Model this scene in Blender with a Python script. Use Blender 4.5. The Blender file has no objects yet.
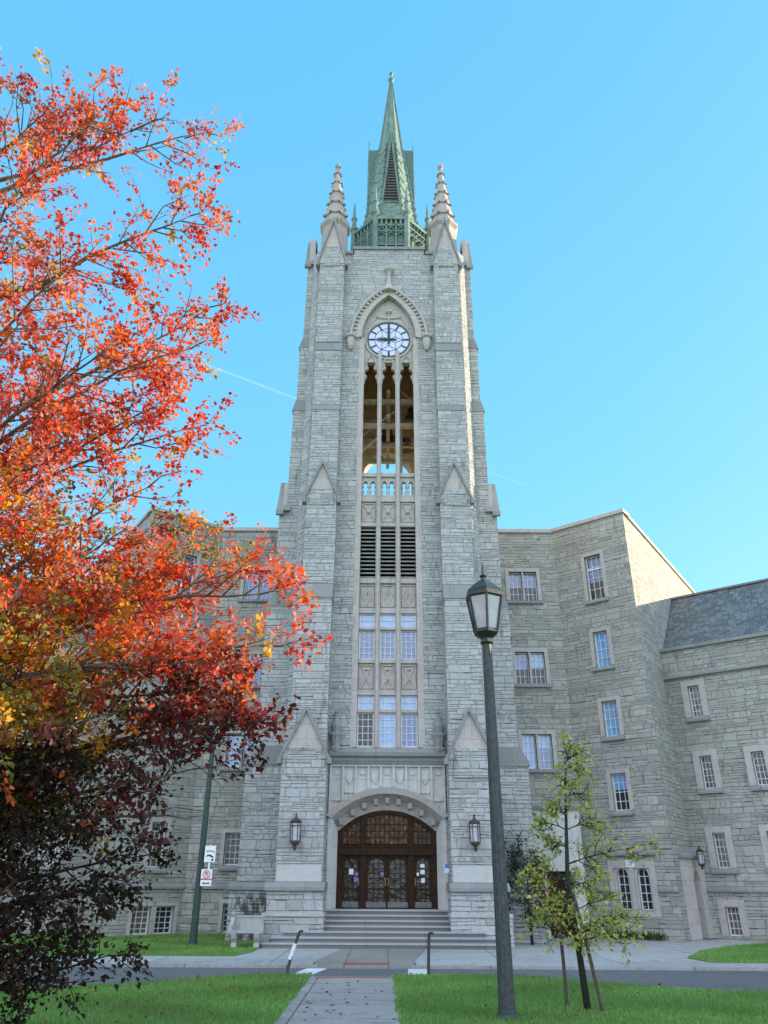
import bpy, bmesh, math, random
import numpy as np
from mathutils import noise as mnoise
from mathutils import Vector, Matrix, Quaternion
random.seed(7)
SC = bpy.context.scene
COL = SC.collection
R = math.radians
AXIS_Y = 33.0

# ------------------------------------------------------------------ materials
class NT:
    def __init__(s, name):
        s.m = bpy.data.materials.new(name); s.m.use_nodes = True
        s.t = s.m.node_tree; s.t.nodes.clear()
        s.out = s.n('ShaderNodeOutputMaterial')
    def n(s, ty, **kw):
        x = s.t.nodes.new(ty)
        for k, v in kw.items(): setattr(x, k, v)
        return x
    def put(s, sock, v):
        if v is None: return
        if hasattr(v, 'is_output') or isinstance(v, bpy.types.NodeSocket): s.t.links.new(v, sock)
        else: sock.default_value = v
    def math(s, op, a, b=None, c=None, clamp=False):
        x = s.n('ShaderNodeMath', operation=op, use_clamp=clamp)
        for i, v in enumerate((a, b, c)): s.put(x.inputs[i], v)
        return x.outputs[0]
    def vmath(s, op, a, b=None, out=0):
        x = s.n('ShaderNodeVectorMath', operation=op)
        s.put(x.inputs[0], a); s.put(x.inputs[1], b)
        return x.outputs[out]
    def comb(s, x=0., y=0., z=0.):
        c = s.n('ShaderNodeCombineXYZ')
        for i, v in enumerate((x, y, z)): s.put(c.inputs[i], v)
        return c.outputs[0]
    def sep(s, v):
        c = s.n('ShaderNodeSeparateXYZ'); s.put(c.inputs[0], v); return c.outputs
    def noise(s, vec, scale, detail=3., rough=.55, out='Fac'):
        x = s.n('ShaderNodeTexNoise'); s.put(x.inputs['Vector'], vec)
        x.inputs['Scale'].default_value = scale; x.inputs['Detail'].default_value = detail; x.inputs['Roughness'].default_value = rough
        return x.outputs[out]
    def white(s, vec, out='Value'):
        x = s.n('ShaderNodeTexWhiteNoise', noise_dimensions='3D'); s.put(x.inputs['Vector'], vec); return x.outputs[out]
    def ramp(s, f, stops, interp='LINEAR'):
        x = s.n('ShaderNodeValToRGB'); cr = x.color_ramp; cr.interpolation = interp
        while len(cr.elements) > 1: cr.elements.remove(cr.elements[-1])
        cr.elements[0].position = stops[0][0]; cr.elements[0].color = (*stops[0][1], 1)
        for p, c in stops[1:]:
            e = cr.elements.new(p); e.color = (*c, 1)
        s.put(x.inputs[0], f); return x.outputs[0]
    def mix(s, f, a, b, mode='MIX'):
        x = s.n('ShaderNodeMix', data_type='RGBA', blend_type=mode)
        s.put(x.inputs[0], f)
        for sock, v in ((x.inputs[6], a), (x.inputs[7], b)):
            s.put(sock, (*v, 1) if isinstance(v, tuple) and len(v) == 3 else v)
        return x.outputs[2]
    def smooth(s, v, a, b):
        x = s.n('ShaderNodeMapRange', interpolation_type='SMOOTHSTEP')
        s.put(x.inputs[0], v); x.inputs[1].default_value = a; x.inputs[2].default_value = b
        return x.outputs[0]
    def pos(s): return s.n('ShaderNodeNewGeometry').outputs['Position']
    def bump(s, h, dist, strength=1.):
        x = s.n('ShaderNodeBump'); s.put(x.inputs['Height'], h); x.inputs['Distance'].default_value = dist
        x.inputs['Strength'].default_value = strength; return x.outputs[0]
    def principled(s, col, rough=.8, normal=None, metal=0., spec=.5, **kw):
        b = s.n('ShaderNodeBsdfPrincipled')
        s.put(b.inputs['Base Color'], (*col, 1) if isinstance(col, tuple) and len(col) == 3 else col)
        s.put(b.inputs['Roughness'], rough); s.put(b.inputs['Metallic'], metal)
        b.inputs['Specular IOR Level'].default_value = spec
        if normal is not None: s.put(b.inputs['Normal'], normal)
        for k, v in kw.items(): s.put(b.inputs[k], v)
        return b.outputs[0]
    def end(s, sh):
        s.t.links.new(sh, s.out.inputs['Surface']); return s.m

def wall_uv(t):
    g = t.n('ShaderNodeNewGeometry')
    tang = t.vmath('NORMALIZE', t.vmath('CROSS_PRODUCT', (0, 0, 1), g.outputs['True Normal']))
    u = t.vmath('DOT_PRODUCT', g.outputs['Position'], tang, out=1)
    return u, t.sep(g.outputs['Position'])[2], g.outputs['Position'], t.sep(g.outputs['True Normal'])[2]

def mat_rubble(name, cols, damp=False, h=.21, wmin=.36, wvar=.55, mortar=(.36, .36, .35), stain=1.):
    t = NT(name); u, z, P, nz = wall_uv(t)
    wob = t.math('MULTIPLY', t.math('SUBTRACT', t.noise(P, 1.7, 2), .5), .05)
    v = t.math('ADD', z, wob)
    v = t.math('ADD', v, t.math('MULTIPLY', t.math('SINE', t.math('MULTIPLY', v, 7.3)), .05))
    v = t.math('ADD', v, t.math('MULTIPLY', t.math('SINE', t.math('MULTIPLY', v, 3.1)), .06))
    vr = t.math('DIVIDE', v, h); row = t.math('FLOOR', vr); fr = t.math('FRACT', vr)
    r1 = t.white(t.comb(row, 3.7, 1.1))
    w = t.math('MULTIPLY_ADD', r1, wvar, wmin)
    ju = t.math('MULTIPLY', t.math('SUBTRACT', t.noise(t.comb(u, v, 0.), 1.1, 1), .5), .5)
    uu = t.math('ADD', t.math('DIVIDE', t.math('ADD', u, ju), w), t.math('MULTIPLY', r1, 37.))
    ci = t.math('FLOOR', uu); fu = t.math('FRACT', uu)
    c2 = t.white(t.comb(row, ci, 9.3))
    split = t.math('GREATER_THAN', c2, .55)
    # a split cell is two thin stones, one above the other
    fr2 = t.math('MULTIPLY', fr, 2.); sub = t.math('MULTIPLY', t.math('FLOOR', fr2), split)
    frs = t.math('ADD', t.math('MULTIPLY', t.math('FRACT', fr2), split), t.math('MULTIPLY', fr, t.math('SUBTRACT', 1., split)))
    hh = t.math('MULTIPLY', t.math('SUBTRACT', 1., t.math('MULTIPLY', split, .5)), h)
    # and a quarter of the rest break in half lengthwise
    brk = t.math('MULTIPLY', t.math('GREATER_THAN', t.white(t.comb(row, ci, 4.1)), .6), t.math('SUBTRACT', 1., split))
    fu2 = t.math('MULTIPLY', fu, 2.); sub2 = t.math('MULTIPLY', t.math('FLOOR', fu2), brk)
    fus = t.math('ADD', t.math('MULTIPLY', t.math('FRACT', fu2), brk), t.math('MULTIPLY', fu, t.math('SUBTRACT', 1., brk)))
    ww = t.math('MULTIPLY', t.math('SUBTRACT', 1., t.math('MULTIPLY', brk, .5)), w)
    rnd = t.white(t.comb(t.math('ADD', row, t.math('MULTIPLY', sub, .37)), t.math('ADD', ci, t.math('MULTIPLY', sub2, .41)), 2.2))
    rnd2 = t.white(t.comb(t.math('ADD', row, t.math('MULTIPLY', sub, .37)), t.math('ADD', ci, t.math('MULTIPLY', sub2, .41)), 7.9))
    du = t.math('MULTIPLY', t.math('MINIMUM', fus, t.math('SUBTRACT', 1., fus)), ww)
    dv = t.math('MULTIPLY', t.math('MINIMUM', frs, t.math('SUBTRACT', 1., frs)), hh)
    d = t.math('MINIMUM', du, dv)
    d = t.math('ADD', d, t.math('MULTIPLY', t.math('SUBTRACT', t.noise(P, 9., 3), .5), .03))
    face = t.smooth(d, .002, .022)
    fine = t.noise(P, 7., 5, .65)
    c = t.ramp(rnd, cols)
    c = t.mix(t.math('MULTIPLY', t.smooth(fine, .38, .75), .42), c, (.22, .22, .21), 'MIX')
    # a few joints gape dark
    gap = t.math('MULTIPLY', t.math('SUBTRACT', 1., t.smooth(dv, .004, .02)), t.smooth(t.noise(t.comb(t.math('MULTIPLY', u, .8), t.math('MULTIPLY', v, 2.5), 0.), 2.3, 3), .53, .61))
    c = t.mix(t.math('MULTIPLY', t.math('SUBTRACT', 1., face), .55), c, mortar)
    c = t.mix(t.math('MULTIPLY', gap, .75), c, (.05, .05, .055))
    dk = t.math('MULTIPLY', t.math('GREATER_THAN', rnd2, .965), face)
    c = t.mix(t.math('MULTIPLY', dk, .35), c, (.16, .16, .155))
    big = t.noise(P, .35, 4)
    c = t.mix(t.math('MULTIPLY', t.smooth(big, .45, .8), .35 * stain), c, (.21, .205, .19))
    # mildew streaks running down
    st = t.noise(t.comb(t.math('MULTIPLY', u, 2.2), t.math('MULTIPLY', z, .35), 0.), 1.6, 4, .6)
    c = t.mix(t.math('MULTIPLY', t.smooth(st, .58, .74), .5 * stain), c, (.075, .075, .07))
    if damp:   # black algae on the damp plinth behind the bench
        near = t.math('SUBTRACT', 1., t.smooth(t.math('ABSOLUTE', t.math('ADD', t.sep(P)[0], 4.75)), .45, .85))
        low = t.math('SUBTRACT', 1., t.smooth(z, 1.3, 1.65))
        al = t.smooth(t.noise(t.comb(t.math('MULTIPLY', u, 2.), z, 3.), 2.4, 4, .65), .42, .56)
        c = t.mix(t.math('MULTIPLY', t.math('MULTIPLY', near, low), t.math('MULTIPLY', al, .8)), c, (.035, .037, .035))
    rust = t.smooth(t.noise(t.comb(u, t.math('MULTIPLY', z, .5), 4.), 1.3, 2), .74, .8)
    c = t.mix(t.math('MULTIPLY', rust, .5), c, (.16, .10, .05))
    hgt = t.math('ADD', t.math('MULTIPLY', face, .7), t.math('ADD', t.math('MULTIPLY', fine, 1.1), t.math('MULTIPLY', rnd2, .45)))
    return t.end(t.principled(c, .9, t.bump(hgt, .038), spec=.25))

def mat_ashlar(name, a, b, h=.5, w=.95, joint=.5, stain=.5):
    t = NT(name); u, z, P, nz = wall_uv(t)
    row = t.math('FLOOR', t.math('DIVIDE', z, h)); fr = t.math('FRACT', t.math('DIVIDE', z, h))
    uu = t.math('ADD', t.math('DIVIDE', u, w), t.math('MULTIPLY', t.white(t.comb(row, 1., 1.)), 9.))
    ci = t.math('FLOOR', uu); fu = t.math('FRACT', uu)
    d = t.math('MINIMUM', t.math('MULTIPLY', t.math('MINIMUM', fu, t.math('SUBTRACT', 1., fu)), w), t.math('MULTIPLY', t.math('MINIMUM', fr, t.math('SUBTRACT', 1., fr)), h))
    face = t.smooth(d, .003, .012)
    rnd = t.white(t.comb(row, ci, 3.))
    c = t.mix(rnd, a, b)
    n = t.noise(P, 5., 5, .65)
    c = t.mix(t.math('MULTIPLY', t.smooth(n, .4, .8), .3), c, (.2, .2, .19))
    c = t.mix(t.math('MULTIPLY', t.math('SUBTRACT', 1., face), joint), c, (.13, .13, .13))
    st = t.noise(t.comb(t.math('MULTIPLY', u, 2.5), t.math('MULTIPLY', z, .4), 0.), 1.5, 4, .6)
    c = t.mix(t.math('MULTIPLY', t.smooth(st, .56, .76), stain), c, (.11, .105, .1))
    return t.end(t.principled(c, .85, t.bump(t.math('ADD', t.math('MULTIPLY', face, .4), t.math('MULTIPLY', n, .5)), .012), spec=.25))

def mat_simple(name, col, rough=.6, metal=0., var=.25, scale=6., spec=.4, bump=.004):
    t = NT(name); P = t.pos(); n = t.noise(P, scale, 5, .6)
    dark = tuple(x * (1 - var) for x in col)
    c = t.mix(t.smooth(n, .3, .7), dark, col)
    return t.end(t.principled(c, t.math('MULTIPLY_ADD', n, .25, rough - .1), t.bump(n, bump), metal, spec))

STONE_COLS = [(0, (.385, .39, .39)), (.25, (.44, .442, .44)), (.5, (.475, .478, .475)), (.72, (.43, .433, .43)), (.88, (.51, .51, .50)), (1, (.40, .385, .365))]
WING_COLS = [(0, (.30, .29, .265)), (.25, (.375, .362, .33)), (.5, (.42, .405, .365)), (.72, (.365, .352, .32)), (.88, (.45, .435, .395)), (1, (.33, .305, .265))]
M = {}
M['rubble'] = mat_rubble('limestone rubble', STONE_COLS, True)
M['wing'] = mat_rubble('warm limestone rubble', WING_COLS, h=.225)
M['dressed'] = mat_ashlar('dressed limestone', (.45, .40, .375), (.495, .445, .42), joint=.35)
M['pale'] = mat_ashlar('pale smooth limestone', (.52, .51, .485), (.57, .555, .53), h=.75, w=1.4, joint=.35, stain=.2)
M['coping'] = mat_ashlar('weathered slate coping', (.23, .235, .235), (.28, .28, .275), h=3., w=.8, joint=.5, stain=.5)
M['mossy'] = mat_ashlar('mossy stained bench stone', (.33, .33, .31), (.42, .42, .40), h=9., w=9., joint=0., stain=.95)
M['pinnacle'] = mat_ashlar('pinkish weathered pinnacle stone', (.35, .30, .275), (.41, .355, .325), joint=.3, stain=.7)
M['tablet'] = mat_ashlar('inscribed tablet stone', (.48, .48, .46), (.52, .515, .495), h=9., w=9., joint=0., stain=.1)
M['inside'] = mat_ashlar('warm inner masonry', (.76, .53, .33), (.82, .60, .38), h=.6, w=1.2, joint=.7, stain=.5)
def mat_copper():
    t = NT('green copper'); P = t.pos(); n = t.noise(P, 2.2, 5, .65)
    px = t.sep(P)
    st = t.noise(t.comb(t.math('MULTIPLY', px[0], 5.), t.math('MULTIPLY', px[1], 5.), t.math('MULTIPLY', px[2], .5)), 1.5, 4)
    c = t.ramp(t.math('ADD', t.math('MULTIPLY', n, .5), t.math('MULTIPLY', st, .5)), [(.3, (.075, .12, .10)), (.5, (.15, .225, .19)), (.7, (.24, .33, .275))])
    return t.end(t.principled(c, .65, t.bump(n, .01), 0., .4))
M['copper'] = mat_copper()
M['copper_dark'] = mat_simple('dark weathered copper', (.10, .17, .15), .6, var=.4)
M['louvre'] = mat_simple('grey louvre slats', (.30, .29, .28), .7, var=.3)
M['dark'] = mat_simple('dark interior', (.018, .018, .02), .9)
M['iron'] = mat_simple('black green iron', (.028, .036, .034), .42, var=.4, scale=20, spec=.5)
M['post'] = mat_simple('galvanised grey green post', (.07, .08, .085), .5, var=.55, scale=16)
M['green_post'] = mat_simple('dark green painted post', (.035, .07, .06), .5, var=.4, scale=14)
M['rust_iron'] = mat_simple('red brown iron', (.10, .05, .045), .5, var=.5, scale=25)
M['opal'] = mat_simple('opal lamp glass', (.52, .52, .57), .25, var=.2, scale=3, spec=.5, bump=0)
M['white_frame'] = mat_simple('white window paint', (.74, .74, .76), .5, var=.12, scale=8)
M['wood'] = mat_simple('dark oak door', (.045, .022, .012), .55, var=.5, scale=9, spec=.12)
M['brass'] = mat_simple('dull brass', (.30, .22, .10), .4, .8, var=.3)
M['kick'] = mat_simple('steel kick plate', (.18, .18, .18), .45, .5, var=.4)
M['bronze'] = mat_simple('bell bronze', (.12, .10, .07), .5, .5, var=.4)
M['beam'] = mat_simple('belfry timber and steel', (.40, .34, .27), .7, var=.4)
M['paper'] = mat_simple('paper notice', (.75, .75, .78), .7, var=.1)
M['purple'] = mat_simple('purple notice', (.25, .16, .5), .7, var=.1)
M['blue_sign'] = mat_simple('blue notice', (.12, .25, .7), .5, var=.1)
M['red_paint'] = mat_simple('red sign paint', (.6, .06, .08), .5, var=.1)
M['black_paint'] = mat_simple('black paint', (.02, .02, .022), .5, var=.1)
M['sign_white'] = mat_simple('white sign sheet', (.80, .80, .82), .4, var=.05)
M['steel'] = mat_simple('dark steel tube', (.07, .075, .08), .45, .4, var=.4, scale=20)
M['stake'] = mat_simple('weathered wooden stake', (.13, .105, .085), .9, var=.4, scale=15)
M['slate_line'] = mat_simple('lead flashing', (.2, .2, .21), .7)
def mat_slate():
    t = NT('slate roof'); g = t.n('ShaderNodeNewGeometry'); P = g.outputs['Position']
    tang = t.vmath('NORMALIZE', t.vmath('CROSS_PRODUCT', (0, 0, 1), g.outputs['True Normal']))
    u = t.vmath('DOT_PRODUCT', P, tang, out=1); z = t.sep(P)[2]
    h = .15; vr = t.math('DIVIDE', z, h); row = t.math('FLOOR', vr); fr = t.math('FRACT', vr)
    uu = t.math('ADD', t.math('DIVIDE', u, .28), t.math('MULTIPLY', t.white(t.comb(row, 0., 0.)), 5.)); ci = t.math('FLOOR', uu); fu = t.math('FRACT', uu)
    rnd = t.white(t.comb(row, ci, 1.))
    c = t.ramp(rnd, [(0, (.075, .09, .095)), (.5, (.115, .135, .14)), (1, (.165, .185, .185))])
    e = t.math('MINIMUM', t.math('MULTIPLY', fr, h), t.math('MULTIPLY', t.math('MINIMUM', fu, t.math('SUBTRACT', 1., fu)), .28))
    c = t.mix(t.math('SUBTRACT', 1., t.smooth(e, 0., .022)), c, (.03, .035, .04))
    n = t.noise(P, .9, 4); c = t.mix(t.math('MULTIPLY', t.smooth(n, .5, .75), .45), c, (.15, .165, .13))
    return t.end(t.principled(c, .6, t.bump(t.math('ADD', t.math('SUBTRACT', 1., fr), rnd), .02), spec=.4))
M['slate'] = mat_slate()
def mat_glass(name, col, rough=.04, ior=1.7, wav=.012, coat=.6):
    t = NT(name); P = t.pos(); u, z, P2, nz = wall_uv(t)
    cell = t.white(t.comb(t.math('FLOOR', t.math('MULTIPLY', u, 4.6)), t.math('FLOOR', t.math('MULTIPLY', z, 3.9)), 0.))
    n = t.noise(P, 3., 3); c = t.mix(t.math('MULTIPLY', t.smooth(n, .35, .7), .5), col, tuple(x * .6 for x in col))
    h = t.math('ADD', t.math('MULTIPLY', t.noise(P, 5., 2), 1.), 0.)
    b = t.bump(h, wav); 
    return t.end(t.principled(c, rough, b, 0., .8, IOR=ior, **{'Coat Weight': coat}))
M['glass_pale'] = mat_glass('pale pane with painted sky tint', (.20, .40, .72), coat=.25)  # opaque pane: pale blind and sky reflection both put into its colour
M['glass_blue'] = mat_glass('blue pane with painted sky tint', (.05, .125, .36), coat=.15)  # sky reflection painted as the pane's own blue
M['glass_dark'] = mat_glass('dark leaded window', (.03, .032, .04), ior=1.45, coat=0.)
M['glass_warm'] = mat_glass('tan pane with painted reflection', (.15, .115, .085), ior=1.45, coat=0.)  # warm reflections put into the tan pane colour
M['glass_door'] = mat_glass('door glazing', (.025, .017, .012), .06, 1.4, coat=0.)
def mat_transom():
    t = NT('transom glass with painted amber glimmer'); P = t.pos(); n = t.noise(P, 7., 4, .7)
    c = t.ramp(n, [(.35, (.025, .012, .007)), (.55, (.10, .045, .018)), (.7, (.30, .15, .06))])  # amber glimmer of reflected light painted into the glass colour
    return t.end(t.principled(c, .15, t.bump(n, .01), 0., .3, IOR=1.4))
M['glass_transom'] = mat_transom()
M['dial'] = mat_simple('opal clock dial', (.60, .65, .90), .35, var=.05, scale=2, bump=0)

def mat_ground(name, a, b, scale, rough=.9, bump=.02, speck=None, extra=None, big=.3):
    t = NT(name); P = t.pos(); n = t.noise(P, scale, 6, .65); n2 = t.noise(P, big, 4)
    c = t.mix(t.smooth(n, .3, .7), a, b)
    c = t.mix(t.math('MULTIPLY', t.smooth(n2, .4, .7), .35), c, tuple(x * .62 for x in a))
    if speck: c = t.mix(t.math('MULTIPLY', t.smooth(t.noise(P, 55., 2), .62, .7), .6), c, speck)
    if extra: c = extra(t, P, c)
    return t.end(t.principled(c, rough, t.bump(n, bump), spec=.25))
M['soil'] = mat_ground('lawn soil and turf', (.10, .20, .05), (.15, .28, .08), 9.)
M['asphalt'] = mat_ground('asphalt', (.12, .12, .125), (.16, .16, .162), 6., speck=(.22, .22, .22))
def slabs(dx, dy, ox=0.):
    def f(t, P, c):
        p = t.sep(P)
        fx = t.math('FRACT', t.math('ADD', t.math('DIVIDE', p[0], dx), ox)); fy = t.math('FRACT', t.math('DIVIDE', p[1], dy))
        d = t.math('MINIMUM', t.math('MULTIPLY', t.math('MINIMUM', fx, t.math('SUBTRACT', 1., fx)), dx), t.math('MULTIPLY', t.math('MINIMUM', fy, t.math('SUBTRACT', 1., fy)), dy))
        cell = t.white(t.comb(t.math('FLOOR', t.math('ADD', t.math('DIVIDE', p[0], dx), ox)), t.math('FLOOR', t.math('DIVIDE', p[1], dy)), 0.))
        c = t.mix(t.math('MULTIPLY', cell, .35), c, (.2, .2, .2))
        c = t.mix(t.math('MULTIPLY', t.smooth(t.noise(P, 1.6, 6, .7), .5, .68), .45), c, (.14, .135, .13))
        crack = t.math('SUBTRACT', 1., t.smooth(t.math('ABSOLUTE', t.math('SUBTRACT', t.noise(P, .7, 6, .7), .5)), .001, .006))
        c = t.mix(t.math('MULTIPLY', crack, .35), c, (.08, .08, .08))
        return t.mix(t.math('SUBTRACT', 1., t.smooth(d, .004, .02)), c, (.09, .085, .08))
    return f
M['path'] = mat_ground('concrete path', (.36, .335, .31), (.43, .405, .375), 12., speck=(.2, .2, .2), extra=slabs(3.2, 1.5, .48))
M['sidewalk'] = mat_ground('pale concrete pavement', (.40, .395, .39), (.48, .475, .465), 8., extra=slabs(3.0, 2.6))
M['kerb'] = mat_ground('concrete kerb', (.34, .33, .32), (.42, .41, .40), 8., extra=slabs(2.5, 50.))
M['ramp'] = mat_ground('tan paved crossing', (.27, .25, .22), (.33, .31, .275), 12., extra=slabs(1.1, .9))
M['line'] = mat_ground('white road paint', (.62, .62, .62), (.78, .78, .78), 20.)
M['tactile'] = mat_ground('red tactile strip', (.30, .10, .075), (.38, .14, .10), 25.)
M['riser'] = mat_ashlar('grey step riser with painted shade', (.15, .15, .155), (.21, .205, .205), h=9., w=1.9, joint=.6, stain=.4)  # darker than the treads: riser shade put into the stone colour
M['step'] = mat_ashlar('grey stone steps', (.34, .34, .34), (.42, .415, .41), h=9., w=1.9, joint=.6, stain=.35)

def mat_leaf(name, trans=.5, rough=.5):
    t = NT(name); a = t.n('ShaderNodeAttribute', attribute_name='Col'); c = a.outputs['Color']
    p = t.principled(c, rough, spec=.35)
    tr = t.n('ShaderNodeBsdfTranslucent'); t.put(tr.inputs[0], c)
    mx = t.n('ShaderNodeMixShader'); mx.inputs[0].default_value = trans
    t.t.links.new(p, mx.inputs[1]); t.t.links.new(tr.outputs[0], mx.inputs[2])
    return t.end(mx.outputs[0])
M['leaf'] = mat_leaf('leaf')
M['blade'] = mat_leaf('grass blade', .35, .6)
M['bark'] = mat_simple('grey brown bark', (.16, .13, .105), .9, var=.5, scale=18, bump=.02)
M['bark_dark'] = mat_simple('dark bark', (.045, .038, .034), .9, var=.5, scale=18, bump=.02)

# ------------------------------------------------------------------ mesh helpers
ORG = {}
ident = lambda x, y, z: (x, y, z)
def mirror(T): return lambda x, y, z: (lambda p: (-p[0], p[1], p[2]))(T(x, y, z))
class MB:
    def __init__(s, T=ident): s.v = []; s.f = []; s.T = T; s.mi = []; s.cur = 0
    def vs(s, pts):
        b = len(s.v); s.v += [s.T(*p) for p in pts]; return b
    def face(s, idx): s.f.append(tuple(idx)); s.mi.append(s.cur)
    def poly(s, pts): b = s.vs(pts); s.face(range(b, b + len(pts)))
    def hexa(s, p):   # 8 points, bottom 4 then top 4
        b = s.vs(p)
        for q in ((0, 3, 2, 1), (4, 5, 6, 7), (0, 1, 5, 4), (1, 2, 6, 5), (2, 3, 7, 6), (3, 0, 4, 7)): s.face([b + i for i in q])
    def box(s, x0, x1, y0, y1, z0, z1):
        s.hexa([(x0, y0, z0), (x1, y0, z0), (x1, y1, z0), (x0, y1, z0), (x0, y0, z1), (x1, y0, z1), (x1, y1, z1), (x0, y1, z1)])
    def prism_xz(s, pts, y0, y1):   # polygon in x,z extruded along y
        n = len(pts); b = s.vs([(x, y0, z) for x, z in pts] + [(x, y1, z) for x, z in pts])
        s.face(range(b, b + n)); s.face(range(b + 2 * n - 1, b + n - 1, -1))
        for i in range(n): j = (i + 1) % n; s.face((b + i, b + j, b + n + j, b + n + i))
    def prism_xy(s, pts, z0, z1):
        n = len(pts); b = s.vs([(x, y, z0) for x, y in pts] + [(x, y, z1) for x, y in pts])
        s.face(range(b, b + n)); s.face(range(b + 2 * n - 1, b + n - 1, -1))
        for i in range(n): j = (i + 1) % n; s.face((b + i, b + j, b + n + j, b + n + i))
    def prism_yz(s, pts, x0, x1):
        n = len(pts); b = s.vs([(x0, y, z) for y, z in pts] + [(x1, y, z) for y, z in pts])
        s.face(range(b, b + n)); s.face(range(b + 2 * n - 1, b + n - 1, -1))
        for i in range(n): j = (i + 1) % n; s.face((b + i, b + j, b + n + j, b + n + i))
    def lathe(s, prof, c=(0, 0, 0), n=12, ph=0.):
        b = s.vs([(c[0] + r * math.cos(ph + 2 * math.pi * k / n), c[1] + r * math.sin(ph + 2 * math.pi * k / n), c[2] + z) for r, z in prof for k in range(n)])
        for i in range(len(prof) - 1):
            for k in range(n):
                k2 = (k + 1) % n; s.face((b + i * n + k, b + i * n + k2, b + (i + 1) * n + k2, b + (i + 1) * n + k))
        s.face(range(b + n - 1, b - 1, -1)); e = b + (len(prof) - 1) * n; s.face(range(e, e + n))
    def tube(s, pts, r, n=6):
        pts = [Vector(p) for p in pts]; m = len(pts)
        rs = r if isinstance(r, (list, tuple)) else [r] * m
        base = len(s.v); up = None
        for i, p in enumerate(pts):
            d = (pts[min(i + 1, m - 1)] - pts[max(i - 1, 0)]).normalized()
            if up is None: up = d.orthogonal().normalized()
            up = (up - d * up.dot(d)); up = up.normalized() if up.length > 1e-6 else d.orthogonal().normalized()
            w = d.cross(up)
            s.vs([tuple(p + (up * math.cos(2 * math.pi * k / n) + w * math.sin(2 * math.pi * k / n)) * rs[i]) for k in range(n)])
        for i in range(m - 1):
            for k in range(n):
                k2 = (k + 1) % n; s.face((base + i * n + k, base + i * n + k2, base + (i + 1) * n + k2, base + (i + 1) * n + k))
        s.face(range(base + n - 1, base - 1, -1)); e = base + (m - 1) * n; s.face(range(e, e + n))
    def holes_wall(s, x0, x1, z0, z1, holes, y=0., depth=.2):   # holes: (a,b,c,d); y is outward in frame; reveal goes to y-depth*sgn
        xs = sorted({x0, x1} | {h[0] for h in holes} | {h[1] for h in holes}); zs = sorted({z0, z1} | {h[2] for h in holes} | {h[3] for h in holes})
        for i in range(len(xs) - 1):
            for j in range(len(zs) - 1):
                cx, cz = (xs[i] + xs[i + 1]) / 2, (zs[j] + zs[j + 1]) / 2
                if any(h[0] < cx < h[1] and h[2] < cz < h[3] for h in holes): continue
                s.poly([(xs[i], y, zs[j]), (xs[i + 1], y, zs[j]), (xs[i + 1], y, zs[j + 1]), (xs[i], y, zs[j + 1])])
        for a, b, c, d in holes:
            y1 = y + depth
            s.poly([(a, y, c), (b, y, c), (b, y1, c), (a, y1, c)]); s.poly([(a, y, d), (b, y, d), (b, y1, d), (a, y1, d)])
            s.poly([(a, y, c), (a, y1, c), (a, y1, d), (a, y, d)]); s.poly([(b, y, c), (b, y1, c), (b, y1, d), (b, y, d)])
    def arch_slices(s, W, prof, y0, y1, xc=0.):   # stone between the half-widths of prof [(z,halfw)] and +-W, solid from y0 to y1
        for i in range(len(prof) - 1):
            (za, a), (zb, b) = prof[i], prof[i + 1]
            if zb - za < 1e-6: continue
            for sg in (1, -1):
                s.hexa([(xc + sg * a, y0, za), (xc + sg * W, y0, za), (xc + sg * W, y1, za), (xc + sg * a, y1, za), (xc + sg * b, y0, zb), (xc + sg * W, y0, zb), (xc + sg * W, y1, zb), (xc + sg * b, y1, zb)])
    def build(s, name, mat, parent=None, origin=None, smooth=False, recalc=True):
        me = bpy.data.meshes.new(name)
        if origin is None: origin = ORG.get(parent.name if parent else None, (0, 0, 0)) if parent else (0, 0, 0)
        me.from_pydata([(x - origin[0], y - origin[1], z - origin[2]) for x, y, z in s.v], [], s.f)
        mats = mat if isinstance(mat, list) else [mat]
        for m in mats: me.materials.append(m)
        if len(mats) > 1: me.polygons.foreach_set('material_index', s.mi)
        if recalc:
            bm = bmesh.new(); bm.from_mesh(me); bmesh.ops.remove_doubles(bm, verts=bm.verts, dist=1e-5); bmesh.ops.recalc_face_normals(bm, faces=bm.faces); bm.to_mesh(me); bm.free()
        if smooth: me.polygons.foreach_set('use_smooth', [True] * len(me.polygons))
        o = bpy.data.objects.new(name, me); COL.objects.link(o)
        ORG[o.name] = origin
        if parent: o.parent = parent
        else: o.location = origin
        return o

def tag(o, label, cat, group=None, kind=None):
    if kind: o['kind'] = kind
    if label: o['label'] = label
    if cat: o['category'] = cat
    if group: o['group'] = group
    return o
def thing(name, loc, label, cat, group=None):
    o = bpy.data.objects.new(name, None); COL.objects.link(o); o.location = loc; o.empty_display_size = .2
    ORG[o.name] = tuple(loc); return tag(o, label, cat, group)
def copy_tree(o, parent=None):
    c = o.copy(); COL.objects.link(c); c.parent = parent
    for ch in list(o.children): copy_tree(ch, c)
    return c
def pointed(w, z0, rise, n=10):
    r = (rise * rise + w * w) / (2 * w)
    out = []
    for i in range(n + 1):
        a = math.asin(rise / r) * i / n; out.append((z0 + r * math.sin(a), max(0., w - r + r * math.cos(a))))
    return out
def segmental(w, z0, rise, n=12):
    # circular segment, half profile (z, half width) from spring to crown
    r = (w * w + rise * rise) / (2 * rise); c = z0 + rise - r; a0 = math.asin(w / r)
    return [(c + r * math.cos(a0 * (1 - i / n)), r * math.sin(a0 * (1 - i / n))) for i in range(n + 1)]
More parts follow.
